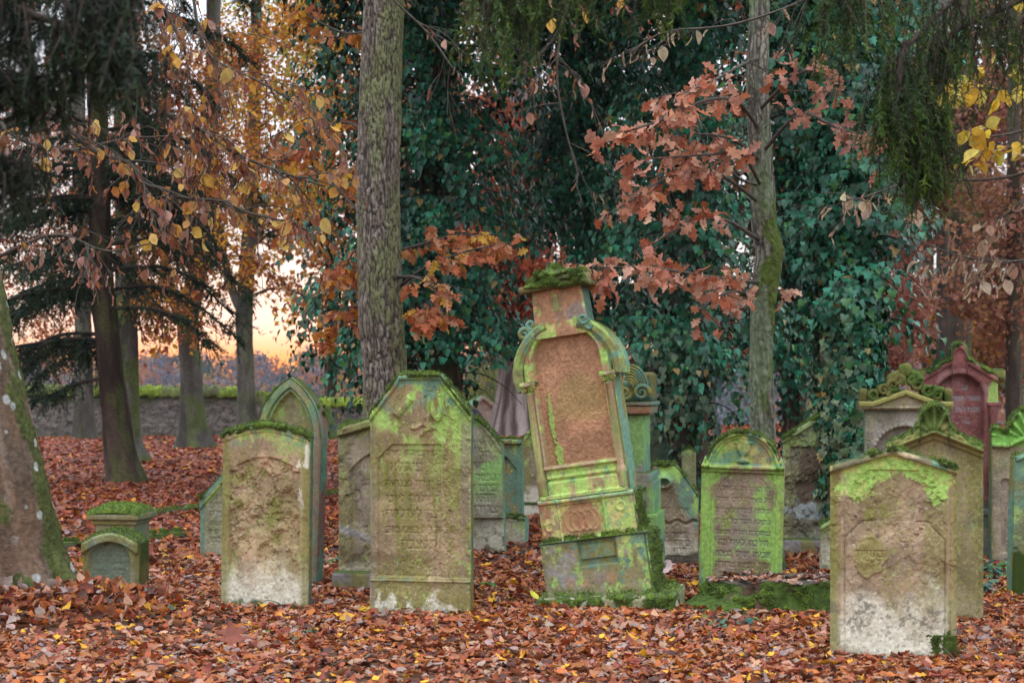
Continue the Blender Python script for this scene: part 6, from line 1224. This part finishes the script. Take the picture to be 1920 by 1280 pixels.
# ---------------------------------------------------------------- woods behind on the right
def bgtree(label, px, d, hw, style, blobs, n, size, cols, seed, name='broadleaf_tree', w=None, droop=.3, base_py=None, lean=0):
    T = tree_thing(name, label, 'tree', None, 'trees in the wood behind'); by = base_py or HZ + CH * FPX / d
    px_trunk(T, [(px, by + 6, hw * 1.5), (px, by - 30, hw * 1.1), (px + lean * .4, by - 250, hw), (px + lean * .7, by - 450, hw * .9), (px + lean, -50, hw * .75), (px + lean, -300, hw * .6)], d, style, seed, ns=32, dz=.12, flare=.25, moss=.25)
    blob_foliage(T, [((PX(x, d), d + dy, CH - (y - HZ) * d / FPX), (rx * d / FPX, rx * d / FPX * .8, ry * d / FPX)) for x, y, rx, ry, dy in blobs], n, size, cols, w, droop=droop)
PINKR = [(.34, .14, .09), (.40, .19, .13), (.28, .10, .06), (.44, .24, .18)]; BROWN = [(.26, .11, .05), (.32, .15, .06), (.20, .09, .05), (.36, .2, .1)]; DKG_ = [(.03, .06, .035), (.045, .075, .04), (.05, .055, .03), (.14, .075, .03)]
bgtree('dark double trunk with pinkish rust leaves, right background above the red monument', 1790, 34, 24, 'dark', [(1760, 180, 110, 80, 1), (1880, 200, 90, 90, 0), (1700, 300, 70, 80, 1), (1720, 470, 60, 70, 1.5), (1850, 330, 70, 80, 1.5), (1740, 590, 50, 60, 2), (1700, 90, 90, 70, 2)], 9000, .15, PINKR, 61, lean=20)
bgtree('slim pale trunk just left of the dark double trunk in the right background', 1768, 37, 13, 'grey', [(1690, 560, 60, 70, 1), (1660, 430, 50, 80, 1), (1700, 660, 60, 40, 1), (1640, 250, 70, 90, 2)], 4200, .15, PINKR, 62)
bgtree('brown-leaved tree at the right edge of the wood behind the tracery headstone', 1900, 30, 14, 'dark', [(1880, 440, 80, 80, 0), (1900, 560, 80, 70, 0), (1840, 520, 60, 70, .5), (1890, 650, 60, 50, .5), (1960, 350, 80, 100, 0), (1870, 340, 60, 60, 1), (1950, 120, 100, 110, 1)], 6000, .13, BROWN + PINKR[:2], 63)
bgtree('dark-stemmed tree with yellowing leaves in the gap right of the red monument', 1905, 45, 12, 'dark', [(1890, 720, 40, 40, 1), (1870, 640, 60, 50, 2), (1930, 600, 60, 60, 1), (1820, 600, 60, 80, 3)], 4000, .17, [(.45, .22, .04), (.1, .1, .04), (.3, .13, .04)], 64)
wall_trees = [(620, 62, GOLD[:3] + RUST), (760, 66, RUST + DKG), (850, 58, BROWN + DKG), (990, 70, GOLD[:3] + RUST), (1060, 60, DKG + RUST), (1200, 64, DKG + BROWN), (1330, 58, RUST + DKG), (1430, 66, DKG + [(.4, .18, .05)]), (1540, 60, DKG + RUST), (1650, 68, RUST + DKG), (1740, 58, DKG + BROWN), (1850, 64, DKG + PINKR), (1960, 60, DKG + BROWN)]
LABS = ['golden and rust-leaved tree right of the sunset gap in the far wood', 'rust-leaved tree seen in chinks left of the broad ivy mantle', 'brown and green tree behind the broad ivy mantle', 'orange-leaved tree seen through the gap above the redwood', 'dark green tree behind the crest of the leaning monument', 'dark tree with brown leaves behind the salmon oak sprays', 'rust-leaved tree far behind the ivy tree with pale bark', 'dark far tree with orange leaves beside the slender oak', 'dark far tree behind the slim ivy tree', 'rust-leaved far tree right of the ivy-wrapped bole', 'dark far tree with brown leaves behind the slim pale trunk', 'dark far tree with pinkish leaves behind the red monument', 'dark far tree with brown leaves beyond the right edge of view']
for i, ((px, d, cols), lab) in enumerate(zip(wall_trees, LABS)):
    bl = [(px + rng.uniform(-60, 60), y, rng.uniform(75, 110), rng.uniform(60, 80), rng.uniform(-1.5, 1.5)) for y in ((640, 540, 440, 340, 240, 140, 40, -60, -150) if i > 0 else (560, 450, 330, 230, 130, 30, -60))] + [(px + s * 70, y, 80, 60, 1) for s in (-1, 1) for y in ((600, 400, 200, 0) if i > 0 else (400, 200, 0))]
    bgtree(lab, px, d, 11, 'dark', bl, 7500, .27, cols, 80 + i)
# far conifer bush near the fluted trunk
def bush():
    T = thing('conifer_bush', 'rounded yellow-green conifer bush behind the relief stone, left of the fluted trunk', 'bush', (PX(905, 54), 54, 0)); d = 54
    V, Fc = tube(np.array([(0, 0, -.2), (0, 0, .8)]), [.08, .05], 8); mesh_np('stem', V, Fc, M_BARK, T, (.1, .07, .05))
    blob_foliage(T, [((0, 0, 1.2), (.62, .6, 1.1)), ((-.3, .1, .7), (.45, .4, .7))], 5000, .07, [(.28, .28, .07), (.2, .24, .06), (.12, .17, .05)], name='foliage', droop=-.6, hollow=.75)
bush()
def bush2():
    T = thing('conifer_bush', 'dark green conifer bush squeezed between the yellow-green bush and the fluted trunk', 'bush', (PX(938, 56), 56, 0)); V, Fc = tube(np.array([(0, 0, -.2), (0, 0, .8)]), [.08, .05], 8); mesh_np('stem', V, Fc, M_BARK, T, (.1, .07, .05))
    blob_foliage(T, [((0, 0, 1.6), (.5, .5, 1.5)), ((1.6, .3, 1.3), (.5, .5, 1.2))], 4500, .07, [(.03, .10, .06), (.04, .13, .06)], name='foliage', droop=-.4, hollow=.7)
bush2()
# ---------------------------------------------------------------- spruce boughs hanging into the picture
def t_spruce(label, trunk_px, d, boughs, cols, seed, fine):
    T = tree_thing('spruce_tree', label, 'tree', None); px_trunk(T, [(trunk_px, HZ + CH * FPX / d, 60), (trunk_px, 500, 52), (trunk_px, 0, 46), (trunk_px, -1100, 34)], d, 'fir', seed, ns=40, dz=.06, flare=.2)
    tws = []; mb = MB(); r = np.random.default_rng(seed)
    for path, n, ln in boughs:
        m = resample(pxpath(path), 40); tws.append((m, np.linspace(.022, .005, 40)))
        u = r.uniform(.25, 1, n) * 39; i = np.minimum(u.astype(int), 38); b = m[i] + (m[i + 1] - m[i]) * (u - i)[:, None] + r.normal(0, .05, (n, 3)) * np.array([1, 1.5, .5])
        dr = np.stack([r.normal(0, .22, n), r.normal(0, .25, n), -np.ones(n)], 1); L = ln * r.uniform(.45, 1.1, n)
        for p, q, l in zip(b[::2], dr[::2], L[::2]): tws.append((p + unit(q) * l * np.linspace(0, 1, 4)[:, None], np.linspace(.004, .0015, 4)))
        per = int(26 * fine); c = palette(n, cols, None, .25)
        k = np.repeat(np.arange(n), per); uu = np.tile(np.linspace(.02, 1, per), n)[:, None]; p = b[k] + unit(dr)[k] * (L[k][:, None] * uu); ax = unit(unit(dr)[k] * .75 + rdir(n * per) * .75)
        TT = np.array([(-.07, 0, 0), (.07, 0, 0), (.03, 1, 0), (-.03, 1, 0)]); tip = ss(.55, 1, uu) * .7; cc = mix(c[k], c[k] * np.array([2.0, 1.9, .9]), tip[:, 0])
        scatter([(TT, np.array([(0, 1, 2, 3)]))], p, ax, rdir(n * per), .03 * r.uniform(.7, 1.3, n * per), cc, mb)
    limb_mesh(T, tws, (.06, .04, .03), 'bough'); mb.build('needles', M_NEEDLE, T)
SPR = [(.028, .06, .010), (.042, .085, .010), (.02, .042, .011), (.06, .105, .012)]
t_spruce('spruce at the right edge whose long mossy-green curtain boughs hang before the ivy bole', 3100, 7.6,
    [([(3080, -760, 7.6), (2420, -480, 7.6), (1950, -120, 7.4), (1780, 10, 7.2), (1700, 90, 7.1), (1660, 130, 7.1)], 150, .45), ([(3080, -620, 7.6), (2420, -360, 7.6), (1980, -40, 7.4), (1790, 60, 7.2), (1735, 160, 7.1), (1720, 240, 7.1), (1700, 290, 7.1)], 190, .34), ([(3080, -800, 7.6), (2420, -560, 7.6), (1900, -200, 7.3), (1700, -80, 7.1), (1590, -30, 7.0), (1540, 10, 7.0)], 130, .42),
     ([(3080, -560, 7.6), (2420, -280, 7.6), (2020, -40, 7.4), (1920, 30, 7.2), (1900, 80, 7.2)], 60, .5), ([(1780, 120, 7.2), (1745, 200, 7.1), (1740, 260, 7.1), (1730, 300, 7.1)], 110, .3), ([(1700, 80, 7.1), (1680, 170, 7.0), (1660, 220, 7.0)], 70, .32)], SPR, 71, 2.2)
t_spruce('spruce beyond the right edge with boughs dipping in at the top centre', 3400, 6.8,
    [([(3380, -1000, 6.8), (2500, -800, 6.8), (1800, -520, 6.6), (1300, -250, 6.4), (1050, -110, 6.3), (960, -60, 6.3), (890, -40, 6.3)], 230, .44), ([(3380, -900, 6.8), (2500, -700, 6.8), (1900, -420, 6.6), (1400, -160, 6.4), (1260, -70, 6.4), (1200, -45, 6.4)], 95, .27)], SPR, 72, 2.2)
t_spruce('dark spruce beyond the left edge with shadowy blurred boughs in the top left corner', -420, 5.2,
    [([(-400, -300, 5.2), (-150, -60, 5.0), (40, 20, 4.9), (160, 60, 4.8), (260, 90, 4.8)], 210, .22), ([(-400, -380, 5.2), (-100, -160, 5.0), (120, -60, 4.9), (240, -20, 4.8)], 210, .26), ([(-400, -150, 5.2), (-150, 90, 5.0), (-20, 130, 4.9), (120, 150, 4.8)], 240, .16), ([(-400, 50, 5.2), (-150, 230, 5.0), (-40, 290, 4.9), (60, 310, 4.9)], 170, .18)], [(.010, .022, .010), (.016, .03, .010), (.012, .018, .009)], 73, 1.4)
# ---------------------------------------------------------------- yellow and curled beech twigs at the right edge
def t_right_beech():
    T = tree_thing('beech_tree', 'beech beyond the right edge with bright yellow leaf sprays and pale curled leaves', 'tree', None); d = 9.6
    px_trunk(T, [(2140, 1190, 60), (2130, 900, 48), (2120, 500, 44), (2110, 0, 38), (2100, -500, 30)], d, 'beech', 15, ns=60, dz=.05, flare=.3, moss=.4)
    for i, (l, n, cols, shp, fr) in enumerate([
        ([(2115, 200), (2010, 190), (1900, 175), (1820, 160), (1750, 175)], 12, 'y', FLAT, .20), ([(2118, 330), (2020, 310), (1950, 290), (1900, 275), (1850, 265)], 9, 'y', FLAT, .42), ([(2112, 60), (1960, 80), (1850, 90), (1780, 95)], 8, 'y', FLAT, .12),
        ([(2118, 420), (2000, 470), (1900, 490), (1800, 480), (1710, 445)], 16, 'c', CURLED, .26), ([(2118, 300), (2000, 330), (1900, 390), (1870, 420)], 9, 'c', CURLED, .22), ([(2116, 250), (1900, 330), (1720, 340), (1620, 370), (1580, 375)], 9, 'c', CURLED, .22), ([(2100, -100), (1700, -60), (1400, 40), (1250, 60), (1180, 100)], 16, 'c', CURLED, .12), ([(2116, 160), (1900, 250), (1740, 250), (1620, 235)], 10, 'p', CURLED, .22)]):
        m = resample(pxpath(l, d - .6), 30); tw, s, dr = branchlets(m, .01, n, .4, .25, .8, 2, 500 + i); limb_mesh(T, tw, (.09, .075, .06)); k = rng.random(len(s)) < fr
        foliage(T, s[k], dr[k], shp, .088 if cols == 'y' else .08, {'y': [(.74, .48, .05), (.66, .40, .05), (.62, .5, .12)], 'c': [(.50, .36, .25), (.42, .26, .18), (.55, .42, .28)], 'p': [(.48, .22, .14)]}[cols], droop=.35 if cols == 'y' else .9, face=1.0)
t_right_beech()
# ---------------------------------------------------------------- crowns added above the view to block the sky and darken the wood behind
def shade_crowns():
    spec = [('oak_tree', 14.2, [(0, 0, 2.2)], DKG + RUST), ('oak_tree.001', 16.5, [(0, 0, 2.2)], RUST + DKG)] + [(o.name, None, None, IVYC) for o in COL.objects if o.name.startswith('ivy_covered_tree')] + [('fir_tree', None, None, DKG), ('broadleaf_tree', None, None, RUST), ('broadleaf_tree.001', None, None, RUST), ('redwood_tree', None, None, RUST)]
    for nm, *_r in spec:
        o = bpy.data.objects[nm]; tr = [c for c in o.children if c.name.startswith('trunk')][0]; co = np.empty(len(tr.data.vertices) * 3, np.float32); tr.data.vertices.foreach_get('co', co); co = co.reshape(-1, 3); top = co[co[:, 2] > co[:, 2].max() - .5].mean(0)
        bl = []
        for k in range(7):
            r_ = rng.uniform(1.7, 2.6); dx, dy = rng.uniform(-2.2, 2.2, 2); y = max(top[1] + dy, 13.5 + r_); z = 1.55 + .2455 * (y + r_) + r_ * .7 + rng.uniform(.4, 3.0); bl.append(((top[0] + dx, y, z), (r_, r_, r_ * .7)))
        t, rr = resample(np.array([top - [0, 0, .4], (top + np.array(bl[0][0])) / 2, bl[0][0]]), 20, np.array([.16, .12, .05])); trunk(o, t, rr, 'dark', 7, ns=16, dz=.2, name='leader', moss=0, base_z=-5)
        blob_foliage(o, bl, 2600, .42, _r[2], name='crown', hollow=.2)  # unseen leaf mass added for the shade it casts
shade_crowns()
# ---------------------------------------------------------------- small growth and windfall
def small_stuff():
    mb = MB(); n = 700; c0 = np.array([(1720, 1090), (1750, 1085), (1860, 1075), (1700, 1110), (1830, 1108), (620, 1055), (1350, 1180), (300, 1150), (890, 1100), (560, 1195), (1380, 1175)]); w = [5, 5, 5, 4, 4, 1, .5, .4, .6, .3, .5]
    k = rng.choice(len(c0), n, p=np.array(w) / sum(w)); q = c0[k] + rng.normal(0, 1, (n, 2)) * np.array([22, 7]); d = DIST(q[:, 1]); x = PX(q[:, 0], d)
    scatter(HEART, np.stack([x, d, gz(x, d) + rng.uniform(.03, .07, n)], 1), rdir(n) * np.array([1, 1, .4]), np.tile([0, -.3, 1.], (n, 1)) + rdir(n) * .4, .05 * rng.uniform(.6, 1.3, n), palette(n, [(.04, .14, .07), (.07, .18, .04), (.03, .1, .08)]), mb)
    tag(mb.build('ground_ivy', M_IVY), kind='stuff')
    mb = MB(); 
    for _ in range(170):
        y = math.sqrt(rng.uniform(52, 24 ** 2)); x = rng.uniform(-.36, .36) * y; a = rng.uniform(0, 2 * np.pi); L = rng.uniform(.12, .5); s = np.linspace(-.5, .5, 6)[:, None]
        p = np.array([x, y, float(gz(x, y)) + .035]) + np.array([math.cos(a), math.sin(a), rng.normal(0, .08)]) * L * s + rdir(1)[0] * .04 * np.sin(s * 6); V, Fc = tube(p, np.linspace(.005, .002, 6), 5); mb.add(V, Fc, np.array((.08, .06, .05)) * rng.uniform(.6, 1.6))
    tag(mb.build('fallen_twigs', M_BARK), kind='stuff')
    for nm, lab, px, py, sz, col, rz in (('fallen_leaf', 'big dark red-brown leaf lying upright in the litter, below the blistered headstone', 437, 1232, .16, (.22, .06, .035), 20), ('fallen_leaf', 'bright yellow-green leaf lying at the left corner of the mossy footing slab', 1008, 1143, .085, (.66, .62, .08), 60), ('fallen_leaf', 'pale pinkish oak leaf lying on the right end of the mossy footing slab', 1245, 1112, .13, (.62, .46, .42), -30)):
        d = DIST(py); V, Fc = leaf_shape('maple' if py == 1232 else 'beech' if py != 1112 else 'oak', 12, .5, .35, 0, 5); V = V * sz * np.array([1.5, 1, 1]); o = mesh_np(nm, V, Fc, M_LITTER, None, np.tile(col, (len(V), 1)) * (.8 + .4 * fbm(V * 60, 3, 2))[:, None])
        o.location = (PX(px, d), d, .07 if px != 1245 else .14); o.rotation_euler = (R(38), 0, R(rz)); tag(o, lab, 'leaf', 'single fallen leaves')
small_stuff()
build_litter()
